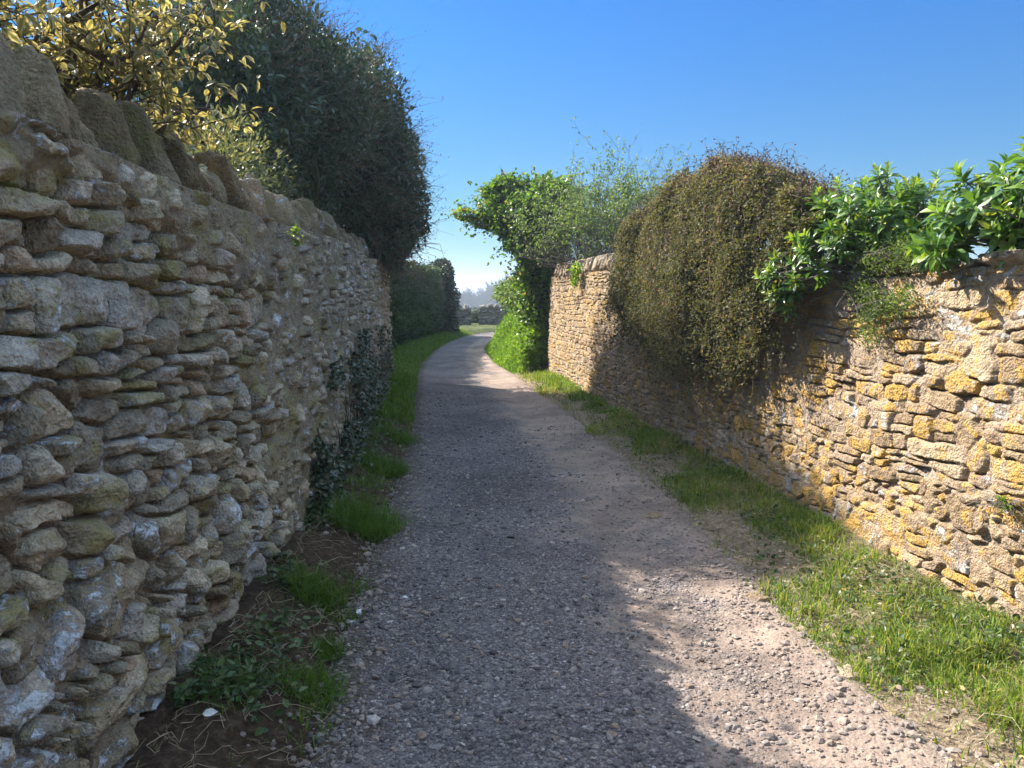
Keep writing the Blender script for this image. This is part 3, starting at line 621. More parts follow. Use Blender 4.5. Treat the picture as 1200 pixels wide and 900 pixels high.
# variegated shrub top left
rng = np.random.default_rng(22)
root = thing('variegated_shrub', 'variegated shrub with cream edged leaves hanging over the near wall coping', 'shrub', (-2.0, 3.4, .1))
BV = [(-1.75, 2.3, 2.75, .5, .8, .38), (-1.72, 3.2, 2.74, .46, .7, .34), (-1.9, 4.0, 2.6, .36, .6, .32), (-2.3, 3.2, 2.55, .5, 1.1, .42)]
tg, tn = blob_points(BV, 420, rng, .4, .3, 51, 2.0)
SP, SR = limbs((-2.1, 3.2, 2.0), tg[:70], rng, r0=.028, r1=.005, bend=.7); v1 = tubes(SP, SR, 5)
nb = SP[:, 3:].reshape(-1, 3); pk = nb[rng.integers(len(nb), size=900)]
TP, TR = strands(pk, rng.normal(size=(900, 3)) + np.array([.15, 0, .1]), rng.uniform(.15, .42, 900), 6, rng, .6, .15, .0035, .0012); v2 = tubes(TP, TR, 4)
V, F, A = join([v1, v2]); obj('branches', V, F, BARK, root, attrs=A)
Q = TP[:, 1:].reshape(-1, 3); Q = np.repeat(Q, 2, 0); dirs = np.repeat((TP[:, 1:] - TP[:, :-1]).reshape(-1, 3), 2, 0)
D = unit(dirs) * .6 + rng.normal(size=Q.shape) * .7 + np.array([0, 0, -.1])
V, F, A = leaves(Q, D, rng.uniform(.035, .07, len(Q)), rng.uniform(.018, .034, len(Q)), rng, LANCE); obj('leaves', V, F, M_VAR, root, attrs=A)

# pale small shrub between them
root = thing('pale_shrub', 'small pale green shrub rising behind the coping below the variegated leaves', 'shrub', (-2.1, 5.6, .1))
BP = [(-2.0, 5.6, 2.45, .35, .55, .42), (-2.25, 6.5, 2.5, .4, .6, .5), (-2.3, 7.3, 2.4, .4, .5, .4)]
P, N = blob_points(BP, 4200, rng, .6, .3, 61, 2.5)
V, F, A = leaves(P, N + rng.normal(size=P.shape) * .6 + np.array([0, 0, .5]), rng.uniform(.03, .055, len(P)), rng.uniform(.014, .024, len(P)), rng, OVAL); obj('foliage', V, F, M_OLIVE, root, attrs=A)
SP, SR = limbs((-2.15, 6.2, .3), P[:60], rng, r0=.015, r1=.003); V, F, A = tubes(SP, SR, 5); obj('stems', V, F, BARK, root, attrs=A)

# ------------------------------------------------------------------ the far hedge on the left
rng = np.random.default_rng(23)
HB = np.array([(-2.95, 14.9), (-2.9, 18), (-2.8, 21), (-2.45, 25), (-2.3, 26.2)])
def hedge_base(y): return np.interp(y, HB[:, 1], HB[:, 0])
root = thing('hedge', 'long green clipped hedge beyond the end of the shaded wall', 'hedge', (-3.5, 20, .1))
def hedge_surface(n, y0, y1, hgt, thick, seed, lump=.16):
    y = rng.uniform(y0, y1, n); u = rng.random(n); per = hgt + thick; q = u * per; face = q < hgt
    hz = hgt + .12 * fbm(y * 1.4, y * 0, None, seed, 3); z = np.where(face, q / hgt * hz, hz); xo = np.where(face, 0, -(q - hgt))
    dd = lump * fbm(y * 1.6, z * 1.6 + xo * 1.6, None, seed + 1, 3, .6) * 1.5
    back = np.abs(rng.normal(size=n)) * .09
    x = hedge_base(y) + xo + np.where(face, dd - back - .12 * (z / hgt) ** 3, 0); z = z + np.where(face, 0, dd - back)
    N = np.where(face[:, None], np.array([1., -.1, .15]), np.array([.1, 0, 1.])); return np.stack([x, y, z + .1], 1), N
P, N = hedge_surface(60000, 14.8, 26.0, 2.2, 1.0, 71)
e1 = 3500; Pe = np.stack([rng.uniform(-3.9, -2.95, e1), 14.8 + rng.normal(size=e1) * .07, rng.uniform(.1, 2.3, e1)], 1); P = np.concatenate([P, Pe]); N = np.concatenate([N, np.tile([0, -1., .2], (e1, 1))])
V, F, A = leaves(P, N * .7 + rng.normal(size=P.shape) * .6 + np.array([0, 0, .2]), rng.uniform(.045, .085, len(P)), rng.uniform(.028, .05, len(P)), rng, DIAMOND); obj('foliage', V, F, M_HEDGE, root, attrs=A)
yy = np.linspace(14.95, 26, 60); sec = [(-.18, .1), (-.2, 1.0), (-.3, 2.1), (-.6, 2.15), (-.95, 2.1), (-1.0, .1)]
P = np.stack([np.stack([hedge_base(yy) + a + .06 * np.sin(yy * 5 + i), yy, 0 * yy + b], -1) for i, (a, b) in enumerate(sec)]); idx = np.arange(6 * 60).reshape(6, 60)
obj('opaque_branch_core', P.reshape(-1, 3), [grid_faces(6, 60), idx[:, 0][None], idx[::-1, -1][None]], DARKWOOD, root)  # opaque core added inside the hedge against see-through light
SP, SR = strands(np.stack([hedge_base(np.linspace(15, 26, 260)) - rng.uniform(.1, .8, 260), np.linspace(15, 26, 260), np.full(260, 2.2)], 1), np.array([0, 0, 1.]) + rng.normal(size=(260, 3)) * .35, rng.uniform(.1, .42, 260), 5, rng, .4, 0, .006, .002)
v = tubes(SP, SR, 3); Q = SP[:, 1:].reshape(-1, 3); lv = leaves(Q, rng.normal(size=Q.shape) + np.array([0, 0, .5]), .06, .03, rng); V, F, A = join([v, lv]); obj('shoots', V, F, M_HEDGE, root, attrs=A)

root = thing('ivy_clad_bush', 'dark upright ivy clad bush closing the far end of the hedge', 'bush', (-2.45, 27, .1))
BE = [(-2.5, 26.9, 1.35, .62, .85, 1.25), (-2.42, 27.2, 2.15, .38, .5, .5), (-2.5, 26.6, .5, .6, .8, .6)]
P, N = blob_points(BE, 12000, rng, .25, .25, 81, 2.2, keep=lambda q: q[:, 2] > .05)
V, F, A = leaves(P, N + rng.normal(size=P.shape) * .6, rng.uniform(.06, .1, len(P)), rng.uniform(.045, .075, len(P)), rng, OVAL); obj('foliage', V, F, M_IVYD, root, attrs=A)
core('opaque_branch_core', root, BE, DARKWOOD, .72, .25, 81)

# ------------------------------------------------------------------ right side plants
rng = np.random.default_rng(31)
root = thing('hanging_creeper', 'brown green small leaved creeper spilling over the golden wall in a deep mound', 'creeper', (2.1, 7.3, 1.8))
yk = [5.1, 5.6, 6.6, 7.6, 8.5, 9.0, 9.4]
def c_top(y): return np.interp(y, yk, [2.05, 2.34, 2.64, 2.6, 2.3, 2.06, 1.93])
def c_bot(y): return np.interp(y, yk, [1.95, 1.15, .86, .95, 1.1, 1.35, 1.65])
def c_bul(y): return np.interp(y, yk, [.0, .18, .34, .42, .38, .24, .1])
def creeper_at(y, s):
    o = np.interp(s, [0, .12, .25, .4, .6, .8, 1.0], [-.9, -.45, .1, .62, .95, .85, .45]); zf = np.interp(s, [0, .12, .25, .4, .6, .8, 1.0], [.72, .97, 1.0, .84, .5, .24, .0])
    b = c_bul(y); l = .15 * fbm(y * 2.4, s * 3.2, None, 91, 4, .6)
    off = np.where(o < 0, o * .75, o * b) + l * 1.2
    return np.stack([wall_r(y) - off, y, c_bot(y) + (c_top(y) - c_bot(y)) * zf + l], -1)
ns = 3000; ys_ = rng.uniform(5.12, 9.4, ns); s0 = rng.uniform(0, .75, ns); ln = rng.uniform(.12, .38, ns); M = 12
tq = np.linspace(0, 1, M); Sq = np.minimum(s0[:, None] + ln[:, None] * tq[None], 1.0 + np.abs(rng.normal(size=(ns, 1))) * .17 - .12)
Yq = ys_[:, None] + np.cumsum(rng.normal(size=(ns, M)) * .018, 1) - .12 * tq[None] * (Sq - .3)
TPc = creeper_at(Yq, np.clip(Sq, 0, 1)); TPc[..., 0] -= (rng.normal(size=(ns, 1)) * .035 + .05 * np.sin(tq * 3)[None] * rng.random((ns, 1)))
TPc[..., 2] += rng.normal(size=(ns, M)) * .012 - np.maximum(Sq - 1, 0) * 1.2
V, F, A = tubes(TPc, np.full((ns, M), .002), 3); obj('stems', V, F, M_COTOT, root, attrs=A)
Q = TPc.reshape(-1, 3); Q = np.repeat(Q, 4, 0) + rng.normal(size=(len(Q) * 4, 3)) * np.array([.02, .02, .02]) - np.array([.018, 0, 0])
td = np.repeat(np.gradient(TPc, axis=1).reshape(-1, 3), 4, 0)
kq = rng.random(len(Q)) < np.clip(.8 + 1.6 * fbm(Q[:, 1] * 3.4, Q[:, 2] * 3.0, Q[:, 0] * 3, 93, 3), .08, 1); Q, td = Q[kq], td[kq]
D = unit(td) * .5 + rng.normal(size=Q.shape) * .6 + np.array([-.5, 0, .1])
rnd = np.clip(.42 + .35 * fbm(Q[:, 1] * 3, Q[:, 2] * 1.5, None, 92, 3) + rng.normal(size=len(Q)) * .22 + .35 * ss(2.3, 2.7, Q[:, 2]), 0, 1)
V, F, A = leaves(Q, D, rng.uniform(.013, .034, len(Q)), rng.uniform(.010, .023, len(Q)), rng, DIAMOND, rnd=rnd); obj('leaves', V, F, M_COTO, root, attrs=A)
n = 1700; yw = rng.uniform(5.2, 9.3, n); P0 = creeper_at(yw, rng.uniform(.0, .4, n))
SP, SR = strands(P0, np.array([-.25, -.1, .9]) + rng.normal(size=(n, 3)) * .55, rng.uniform(.08, .3, n), 6, rng, .7, .5, .0026, .001); V, F, A = tubes(SP, SR, 3)
Q = SP[:, 1:].reshape(-1, 3); lv = leaves(Q, rng.normal(size=Q.shape), .02, .013, rng); V, F, A = join([(V, F, A), lv]); obj('top_twigs', V, F, M_COTOT, root, attrs=A)
n = 1500; yw = rng.uniform(5.3, 9.3, n); sw = rng.uniform(.2, 1.02, n); P0 = creeper_at(yw, np.clip(sw, 0, 1))
SP, SR = strands(P0, np.array([-.55, -.15, .15]) + rng.normal(size=(n, 3)) * .45, rng.uniform(.08, .3, n) * (1 + .15 * (sw > .85)), 9, rng, .6, .95, .0022, .0008); v = tubes(SP, SR, 3)
Q = np.repeat(SP[:, 1:].reshape(-1, 3), 3, 0) + rng.normal(size=(n * 24, 3)) * .012; lv = leaves(Q, rng.normal(size=Q.shape) + np.array([-.3, 0, 0]), rng.uniform(.014, .034, len(Q)), rng.uniform(.010, .022, len(Q)), rng)
V, F, A = join([v, lv]); obj('trailing_sprays', V, F, M_COTO, root, attrs=A)
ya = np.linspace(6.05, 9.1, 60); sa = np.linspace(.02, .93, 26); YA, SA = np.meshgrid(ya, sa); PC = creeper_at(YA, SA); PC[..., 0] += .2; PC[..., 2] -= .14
obj('opaque_branch_core', PC.reshape(-1, 3), [grid_faces(26, 60)], DARKWOOD, root, smooth=True)  # opaque sheet added under the creeper to block see-through

def rosette_shrub(label, loc, blobs, n, rng, seed, scale=1.0):
    root = thing('broadleaf_shrub', label, 'shrub', loc)
    P, N = blob_points(blobs, n, rng, .45, .22, seed, 2.3)
    ax = unit(N * .6 + np.array([-.25, -.1, .75]) + rng.normal(size=P.shape) * .35); K = 13; n = len(P)
    ph = np.arange(K)[None] * 2.4 + rng.random((n, 1)) * 6.28; t = (np.arange(K) / K)[None] + 0 * ph
    a = unit(np.cross(ax, np.array([.3, .9, .2]))); b = np.cross(ax, a)
    rad = a[:, None] * np.cos(ph)[..., None] + b[:, None] * np.sin(ph)[..., None]
    el = .15 + .95 * t[..., None]                       # outer leaves spread, inner ones stand up
    D = rad * np.cos(el) + ax[:, None] * np.sin(el) + np.array([0, 0, -.15]) * (1 - t[..., None])
    pos = P[:, None] + ax[:, None] * (t[..., None] - .6) * .09 * scale
    L = (.105 - .05 * t) * scale * rng.uniform(.75, 1.15, t.shape); rnd = np.clip(.3 + .55 * t + rng.normal(size=t.shape) * .15, 0, 1)
    V, F, A = leaves(pos.reshape(-1, 3), D.reshape(-1, 3), L.ravel(), L.ravel() * rng.uniform(.33, .45, L.size), rng, LANCE, up=np.repeat(ax, K, 0) + rng.normal(size=(n * K, 3)) * .15, rnd=rnd.ravel())
    obj('leaves', V, F, M_LAUR, root, attrs=A)
    SP, SR = limbs(loc, P, rng, r0=.009, r1=.004, bend=.3); V, F, A = tubes(SP, SR, 5); obj('stems', V, F, BARK_G, root, attrs=A)
rosette_shrub('bright green broad leaved shrub on the wall top beside the brown creeper', (2.3, 4.85, 1.68), [(2.26, 4.85, 2.08, .32, .36, .22), (2.02, 5.05, 1.95, .24, .32, .26), (1.86, 5.3, 1.66, .14, .2, .2), (2.5, 4.98, 2.1, .28, .26, .2), (2.3, 4.8, 1.85, .22, .36, .14)], 280, rng, 101, .98)
rosette_shrub('bright green broad leaved shrub at the frame edge, drooping over thin coping slabs', (2.5, 3.75, 1.78), [(2.35, 3.85, 2.02, .26, .3, .2), (2.5, 3.5, 2.06, .3, .4, .22), (2.2, 3.98, 1.86, .12, .16, .14), (2.55, 3.7, 1.85, .25, .5, .14)], 135, rng, 102, 1.32)

def cushion(label, pts, n, size, rng, spread=.05):
    pts = np.array(pts); root_loc = pts.mean(0); P = pts[rng.integers(len(pts), size=n)] + rng.normal(size=(n, 3)) * np.array([spread * .35, spread, spread * .6])
    t = thing('wall_plant', label, 'plant', tuple(root_loc))
    V, F, A = leaves(P, rng.normal(size=P.shape) * .6 + np.array([-.6, -.1, .7]), rng.uniform(.7, 1.2, n) * size, size * .5, rng, OVAL); obj('leaves', V, F, M_PRIV if size < .021 else M_WEED, t, attrs=A)
    k = min(n, 60); SP, SR = limbs(root_loc, P[:k], rng, r0=.003, r1=.001); V, F, A = tubes(SP, SR, 3); obj('stems', V, F, BARK_G, t, attrs=A)
W = lambda y, z, o=.02: (float(wall_r(y)) - o, y, z)
cushion('low yellow green cushion plant on the wall top between the two broad leaved shrubs', [(2.2, 4.45, 1.8), (2.16, 4.6, 1.78), (2.2, 4.3, 1.8), (2.14, 4.75, 1.76)], 2200, .02, rng, .075)
cushion('straggly small leaved plant growing down the golden wall under the shrubs', [W(4.75, 1.6), W(4.65, 1.56), W(4.55, 1.52), W(4.62, 1.44), W(4.4, 1.5), W(4.3, 1.56), W(4.6, 1.34)], 1900, .02, rng, .07)
cushion('tiny green rosette rooted in a joint of the golden wall', [W(3.52, .62), W(3.5, .6)], 60, .022, rng, .025)
cushion('leafy green weed sprouting below the tilted coping of the golden wall', [(1.0, 12.15, 1.84), (1.0, 12.2, 1.74), (1.0, 12.1, 1.92)], 260, .06, rng, .09)
cushion('little green weed sprouting near the top of the shaded wall', [(-1.24, 4.5, 1.93), (-1.24, 4.55, 1.88)], 120, .022, rng, .03)

# ivy-clad tree and twiggy shrub behind the right wall's end
rng = np.random.default_rng(32)
root = thing('ivy_clad_tree', 'ivy clad tree stump leaning a leafy arm over the path beyond the golden wall', 'tree', (.62, 15.7, .8))
BI = [(.55, 15.6, 1.6, .42, .6, 1.0), (.6, 15.7, 2.7, .6, .7, .8), (.3, 15.8, 3.15, .55, .55, .5), (-.15, 15.9, 3.2, .42, .42, .36), (-.85, 16.1, 3.13, .34, .22, .10), (.15, 15.8, 2.75, .38, .4, .38), (.75, 15.4, 3.3, .6, .6, .5), (-.35, 16, 3.56, .3, .25, .11), (-.5, 16, 2.98, .3, .25, .12), (-.1, 15.9, 3.72, .3, .3, .15)]
P, N = blob_points(BI, 17000, rng, .35, .42, 111, 2.8)
rnd = np.clip(.45 + .4 * fbm(P[:, 0] * 2.2, P[:, 1] * 2.2, P[:, 2] * 2.2, 112, 2) + rng.normal(size=len(P)) * .18 + .35 * ss(-.1, -.8, P[:, 0]), 0, 1)
V, F, A = leaves(P, N + rng.normal(size=P.shape) * .6 + np.array([0, 0, -.1]), rng.uniform(.055, .1, len(P)), rng.uniform(.05, .085, len(P)), rng, OVAL, rnd=rnd); obj('crown', V, F, M_IVY, root, attrs=A)
P, N = blob_points(BI, 620, rng, .1, .42, 111, 2.8); SP, SR = strands(P, N + rng.normal(size=P.shape) * .5 + np.array([-.2, 0, .15]), rng.uniform(.12, .42, len(P)), 7, rng, .5, .25, .004, .0015); v = tubes(SP, SR, 3)
Q = np.repeat(SP[:, 1:].reshape(-1, 3), 2, 0) + rng.normal(size=(len(P) * 12, 3)) * .02; lv = leaves(Q, rng.normal(size=Q.shape), rng.uniform(.045, .085, len(Q)), rng.uniform(.035, .06, len(Q)), rng, OVAL)
V, F, A = join([v, lv]); obj('sprays', V, F, M_IVY, root, attrs=A)
core('opaque_branch_core', root, BI[:4], DARKWOOD, .6, .3, 111)
SP, SR = limbs((.62, 15.7, .3), np.array([(.6, 15.7, 3.0), (.7, 15.5, 3.2), (.5, 15.7, 2.9)]), rng, r0=.12, r1=.05, bend=.08); v1 = tubes(SP, SR, 8)
SP, SR = limbs((.55, 15.75, 2.75), np.array([b[:3] for b in BI[2:]]), rng, r0=.05, r1=.015, bend=.1); V, F, A = join([v1, tubes(SP, SR, 8)]); obj('trunk', V, F, BARK, root, attrs=A)

root = thing('twiggy_shrub', 'tall twiggy shrub in young leaf standing behind the far golden wall', 'shrub', (1.9, 14, .1))
n = 300; a = rng.random(n) * 6.283; rr = np.sqrt(rng.random(n))
P0 = np.stack([1.78 + rr * np.cos(a) * .72, 13.9 + rr * np.sin(a) * .9, np.full(n, .6)], 1)
dr = np.stack([np.cos(a) * rr * .3 + .0, np.sin(a) * rr * .3, np.ones(n)], 1) + rng.normal(size=(n, 3)) * .1
SP, SR = strands(P0, dr, rng.uniform(2.2, 3.1, n) * (1.1 - .25 * rr), 14, rng, .35, 0, .011, .002); lim = np.where(SP[..., 2] < 2.05, wall_r(SP[..., 1]) + .5, -9); SP[..., 0] = np.where(SP[..., 1] < 14.7, np.maximum(SP[..., 0], lim), SP[..., 0]); v1 = tubes(SP, SR, 4)
nb = SP[:, 5:].reshape(-1, 3); pk = nb[rng.integers(len(nb), size=2600)]
TP, TR = strands(pk, rng.normal(size=(2600, 3)) * .8 + np.array([0, 0, .9]), rng.uniform(.15, .5, 2600), 6, rng, .6, 0, .004, .0014); v2 = tubes(TP, TR, 3)
V, F, A = join([v1, v2]); obj('stems', V, F, BARK_G, root, attrs=A)
Q = np.concatenate([TP[:, 1:].reshape(-1, 3), SP[:, 7:].reshape(-1, 3)]); Q = np.repeat(Q, 5, 0) + rng.normal(size=(len(Q) * 5, 3)) * .04
k = rng.random(len(Q)) < np.clip(ss(2.0, 3.0, Q[:, 2]) * (.55 + 1.2 * fbm(Q[:, 0] * 2.5, Q[:, 1] * 2.5, Q[:, 2] * 2.5, 151, 2)), .08, 1); Q = Q[k]
V, F, A = leaves(Q, rng.normal(size=Q.shape) + np.array([0, 0, .4]), rng.uniform(.03, .055, len(Q)), rng.uniform(.022, .038, len(Q)), rng, OVAL); obj('leaves', V, F, M_PRIV, root, attrs=A)

# overgrown bank on the right beyond the wall
rng = np.random.default_rng(33)
n = 60000; y = rng.uniform(14.7, 29, n); c = np.interp(y, _c[:225, 1], _c[:225, 0]); h = np.interp(y, _c[:225, 1], _h[:225]); o = rng.random(n) ** .8 * 2.3
x = c + h + .02 + o; hug = (y < 14.9) & (x > .55); x, y, o = x[~hug], y[~hug], o[~hug]; z = land(x, y)
tall = np.clip(.1 + .45 * fbm(x * 1.3, y * 1.3, None, 121, 3) + .2, .04, .6) * ss(0, .5, o)
P = np.stack([x, y, z + tall * rng.random(len(x)) ** .6], 1)
V, F, A = leaves(P, rng.normal(size=P.shape) * .7 + np.array([-.2, -.1, .8]), rng.uniform(.05, .11, len(x)), rng.uniform(.02, .05, len(x)), rng, DIAMOND, rnd=np.clip(.45 + .5 * fbm(x * 1.6, y * 1.6, None, 122, 3) + rng.normal(size=len(x)) * .18, 0, 1))
k = rng.random(len(x)) < .45; bl = blades(np.stack([x, y, z], 1)[k], rng, rng.uniform(.12, .38, k.sum()) * (.35 + .65 * ss(0, .5, o[k])), .009, .5)
V, F, A = join([(V, F, A), bl]); tag(obj('undergrowth', V, F, M_WEED, attrs=A), 'tall bright green weeds covering the sloping bank past the golden wall', 'undergrowth', kind='stuff')
root = thing('bramble_bush', 'low rounded bramble bush crowning the green bank', 'bush', (.3, 18.6, 1.3))
BB = [(.15, 18.2, 1.55, .5, .8, .35), (.5, 19.5, 1.6, .6, 1.0, .35), (-.05, 20.8, 1.5, .45, .8, .3)]
P, N = blob_points(BB, 5200, rng, .35, .3, 131, 2.3); V, F, A = leaves(P, N + rng.normal(size=P.shape) * .6, rng.uniform(.05, .09, len(P)), .045, rng, OVAL); obj('foliage', V, F, M_PRIV, root, attrs=A)
SP, SR = limbs((.3, 18.8, 1.0), P[:70], rng, r0=.012, r1=.003); V, F, A = tubes(SP, SR, 4); obj('stems', V, F, BARK, root, attrs=A)
root = thing('leafy_bush', 'small bright leafy bush at the foot of the bank against the golden wall end', 'bush', (.42, 14.95, .1))
BB = [(.42, 15.0, .42, .3, .3, .32), (.5, 15.1, .75, .22, .25, .2)]
P, N = blob_points(BB, 2200, rng, .4, .25, 132, 2.3); V, F, A = leaves(P, N + rng.normal(size=P.shape) * .6, rng.uniform(.05, .08, len(P)), .045, rng, OVAL); obj('foliage', V, F, M_WEED, root, attrs=A)
SP, SR = limbs((.42, 14.95, .1), P[:40], rng, r0=.01, r1=.003); V, F, A = tubes(SP, SR, 4); obj('stems', V, F, BARK, root, attrs=A)

# ------------------------------------------------------------------ grass and ground clutter
rng = np.random.default_rng(34); parts = []
n = 90000; y = 2.2 * (14.6 / 2.2) ** rng.random(n); c = np.interp(y, _c[:200, 1], _c[:200, 0]); h = np.interp(y, _c[:200, 1], _h[:200]); xr = wall_r(y)
f = rng.random(n); x = c + h - .04 + f * (xr - c - h - .0); o = x - c - h
den = .66 + 1.0 * fbm(x * 2.1, y * 1.6, None, 141, 4) - .85 * (1 - ss(.0, .62, o + .34 * fbm(x * 1.4, y * 1.4, None, 145, 3))) + .1 * ss(5, 8, y) - .2 * ss(.55, .95, f) * (y < 5.5) + .35 * (1 - ss(2.6, 3.5, y)) * ss(.1, .4, f)
k = rng.random(n) < np.clip(den, .03, 1); x, y, o, f = x[k], y[k], o[k], f[k]; z = land(x, y)
hh = rng.uniform(.03, .085, len(x)) * (1 + .9 * np.clip(fbm(x * 2.6, y * 2.6, None, 142, 3), -.6, 1.2)) * (1 + .25 * ss(6, 12, y))
b = blades(np.stack([x, y, z - .005], 1), rng, hh, rng.uniform(.003, .006, len(x)) * (1 + .07 * y), .75)
b[2]['rnd'] = np.clip(b[2]['rnd'] * .85 + np.repeat(.3 * fbm(x * 1.9, y * 1.9, None, 143, 3) + .12, 7), 0, 1); parts.append(b)
n = 26000; y = rng.uniform(8.2, 28, n); c = np.interp(y, _c[:225, 1], _c[:225, 0]); h = np.interp(y, _c[:225, 1], _h[:225]); xl = np.where(y < 14, wall_l(y) + .03, hedge_base(y))
x = c - h - .02 + rng.random(n) ** .8 * (xl - c + h + .02); k = rng.random(n) < np.clip(ss(8, 10.5, y) * .9 + .7 * fbm(x * 2, y * 1.5, None, 144, 3), 0, 1); x, y = x[k], y[k]
b = blades(np.stack([x, y, land(x, y) - .005], 1), rng, rng.uniform(.05, .13, len(x)), .012, .6); b[2]['rnd'] *= .6; parts.append(b)
n = 16000; y = 2.3 * (9.5 / 2.3) ** rng.random(n); c = np.interp(y, _c[:225, 1], _c[:225, 0]); h = np.interp(y, _c[:225, 1], _h[:225]); xl = wall_l(y) + .03
x = c - h + .02 + rng.random(n) * (xl - c + h); k = rng.random(n) < np.clip(-.06 + 1.1 * fbm(x * 3.5, y * 2.2, None, 147, 4) + .25 * ss(4, 8, y), 0, 1); x, y = x[k], y[k]
b = blades(np.stack([x, y, land(x, y) - .005], 1), rng, rng.uniform(.025, .1, len(x)), rng.uniform(.003, .006, len(x)), 1.0); b[2]['rnd'] *= .55; parts.append(b)
V, F, A = join(parts); tag(obj('grass', V, F, M_GRASS, attrs=A), 'green verge grass along both sides of the path', 'grass', kind='stuff')

def tuft(label, x, y, r, hgt, n):
    z = float(land(np.array([x]), np.array([y]))[0]); t = thing('grass_tuft', label, 'grass tuft', (x, y, z), 'grass tufts on the bare bank below the shaded wall')
    a = rng.random(n) * 6.283; q = np.sqrt(rng.random(n)) * r; X, Y = x + q * np.cos(a), y + q * np.sin(a)
    b = blades(np.stack([X, Y, land(X, Y) - .01], 1), rng, rng.uniform(.45, 1, n) * hgt, rng.uniform(.003, .0055, n), .9); b[2]['rnd'] *= .45
    obj('blades', b[0], b[1], M_GRASS, t, attrs=b[2])
for a in [('lowest grass tuft on the bank, wide and spreading beside the gravel edge', -.76, 2.84, .13, .12, 420),
          ('small pale upright grass tuft just above the lowest spreading tuft', -.80, 3.22, .07, .12, 200),
          ('long grass tuft on the bare bank close to the foot of the wall', -.98, 3.75, .14, .2, 520),
          ('small low grass tuft alone at the gravel edge by the white chips', -.78, 3.95, .06, .08, 160),
          ('largest and fullest grass tuft, midway along the bare bank', -.97, 4.95, .24, .24, 1300),
          ('grass tuft beyond the fullest one, at the edge of the ivy', -1.1, 6.6, .2, .17, 800),
          ('farthest separate grass tuft, where the continuous verge begins', -1.2, 8.0, .24, .17, 900)]: tuft(*a)
# leafy weed near the bottom of the frame
t = thing('weed', 'small dark green leafy weed on the bare soil near the wall foot', 'weed', (-.98, 2.72, .13)); n = 70
P = np.array([-.98, 2.72, .15]) + rng.normal(size=(n, 3)) * np.array([.045, .045, .015]); V, F, A = leaves(P, rng.normal(size=(n, 3)) * np.array([1, 1, .3]) + np.array([0, 0, .5]), rng.uniform(.03, .05, n), .02, rng, OVAL); obj('leaves', V, F, M_HEDGE, t, attrs=A)
SP, SR = limbs((-.98, 2.72, .12), P[:20], rng, r0=.003, r1=.001); V, F, A = tubes(SP, SR, 3); obj('stems', V, F, BARK_G, t, attrs=A)
# dry stalks on the left bank
n = 260; y = rng.uniform(2.2, 5.2, n); x = wall_l(y) + .04 + rng.random(n) ** 1.5 * .45; z = land(x, y) + .01
SP, SR = strands(np.stack([x, y, z], 1), rng.normal(size=(n, 3)) * np.array([1, 1, .35]) + np.array([.2, 0, .25]), rng.uniform(.05, .24, n), 7, rng, .8, .35, .0017, .0008)
SP[..., 2] = np.maximum(SP[..., 2], land(SP[..., 0], SP[..., 1]) + .004); v = tubes(SP, SR, 3)
n = 1500; y = 2.5 * (9 / 2.5) ** rng.random(n); c = np.interp(y, _c[:200, 1], _c[:200, 0]) + np.interp(y, _c[:200, 1], _h[:200]); x = c + .1 + rng.random(n) * (wall_r(y) - c - .12); z = land(x, y) + .012
S2, R2 = strands(np.stack([x, y, z], 1), rng.normal(size=(n, 3)) * np.array([1, 1, .25]) + np.array([0, 0, .15]), rng.uniform(.03, .12, n), 5, rng, .8, .3, .0015, .0008); S2[..., 2] = np.maximum(S2[..., 2], land(S2[..., 0], S2[..., 1]) + .004)
V, F, A = join([v, tubes(S2, R2, 3)]); tag(obj('dry_grass', V, F, M_STRAW, attrs=A), 'pale dry stalks lying over both verges', 'dry grass', kind='stuff')
n = 900; y = 2.3 * (9 / 2.3) ** rng.random(n); c = np.interp(y, _c[:200, 1], _c[:200, 0]) + np.interp(y, _c[:200, 1], _h[:200]); x = c - .1 + rng.random(n) * (wall_r(y) - c)
z = land(x, y) + rng.uniform(.01, .03, n); V, F, A = leaves(np.stack([x, y, z], 1), rng.normal(size=(n, 3)) * np.array([1, 1, .2]), rng.uniform(.012, .04, n), rng.uniform(.008, .02, n), rng, OVAL)
tag(obj('leaf_litter', V, F, M_LITTER, attrs=A), 'dead brown leaf scraps scattered in the right verge', 'leaf litter', kind='stuff')
n = 2600; y = 2.5 * (10 / 2.5) ** rng.random(n); x = wall_l(y) + .03 + np.abs(rng.normal(size=n)) * .16; k = fbm(x * 4, y * 2.6, None, 148, 3) > .02; x, y = x[k], y[k]; n = len(x)
V, F, A = leaves(np.stack([x, y, land(x, y) + rng.uniform(.01, .07, n)], 1), rng.normal(size=(n, 3)) * np.array([1, 1, .4]) + np.array([.3, -.2, .3]), rng.uniform(.02, .05, n), rng.uniform(.012, .03, n), rng, OVAL)
n = 3200; y = 2.4 * (13 / 2.4) ** rng.random(n); c = np.interp(y, _c[:200, 1], _c[:200, 0]) + np.interp(y, _c[:200, 1], _h[:200]); x = c + .12 + rng.random(n) * (wall_r(y) - c - .13); k = fbm(x * 3, y * 2.2, None, 149, 3) > .05; x, y = x[k], y[k]; n = len(x)
l2 = leaves(np.stack([x, y, land(x, y) + rng.uniform(.01, .06, n)], 1), rng.normal(size=(n, 3)) * np.array([1, 1, .4]) + np.array([-.2, -.2, .4]), rng.uniform(.015, .045, n), rng.uniform(.01, .026, n), rng, OVAL)
V, F, A = join([(V, F, A), l2]); tag(obj('weeds', V, F, M_HEDGE, attrs=A), 'low dark leafy weeds along the foot of both walls', 'weeds', kind='stuff')
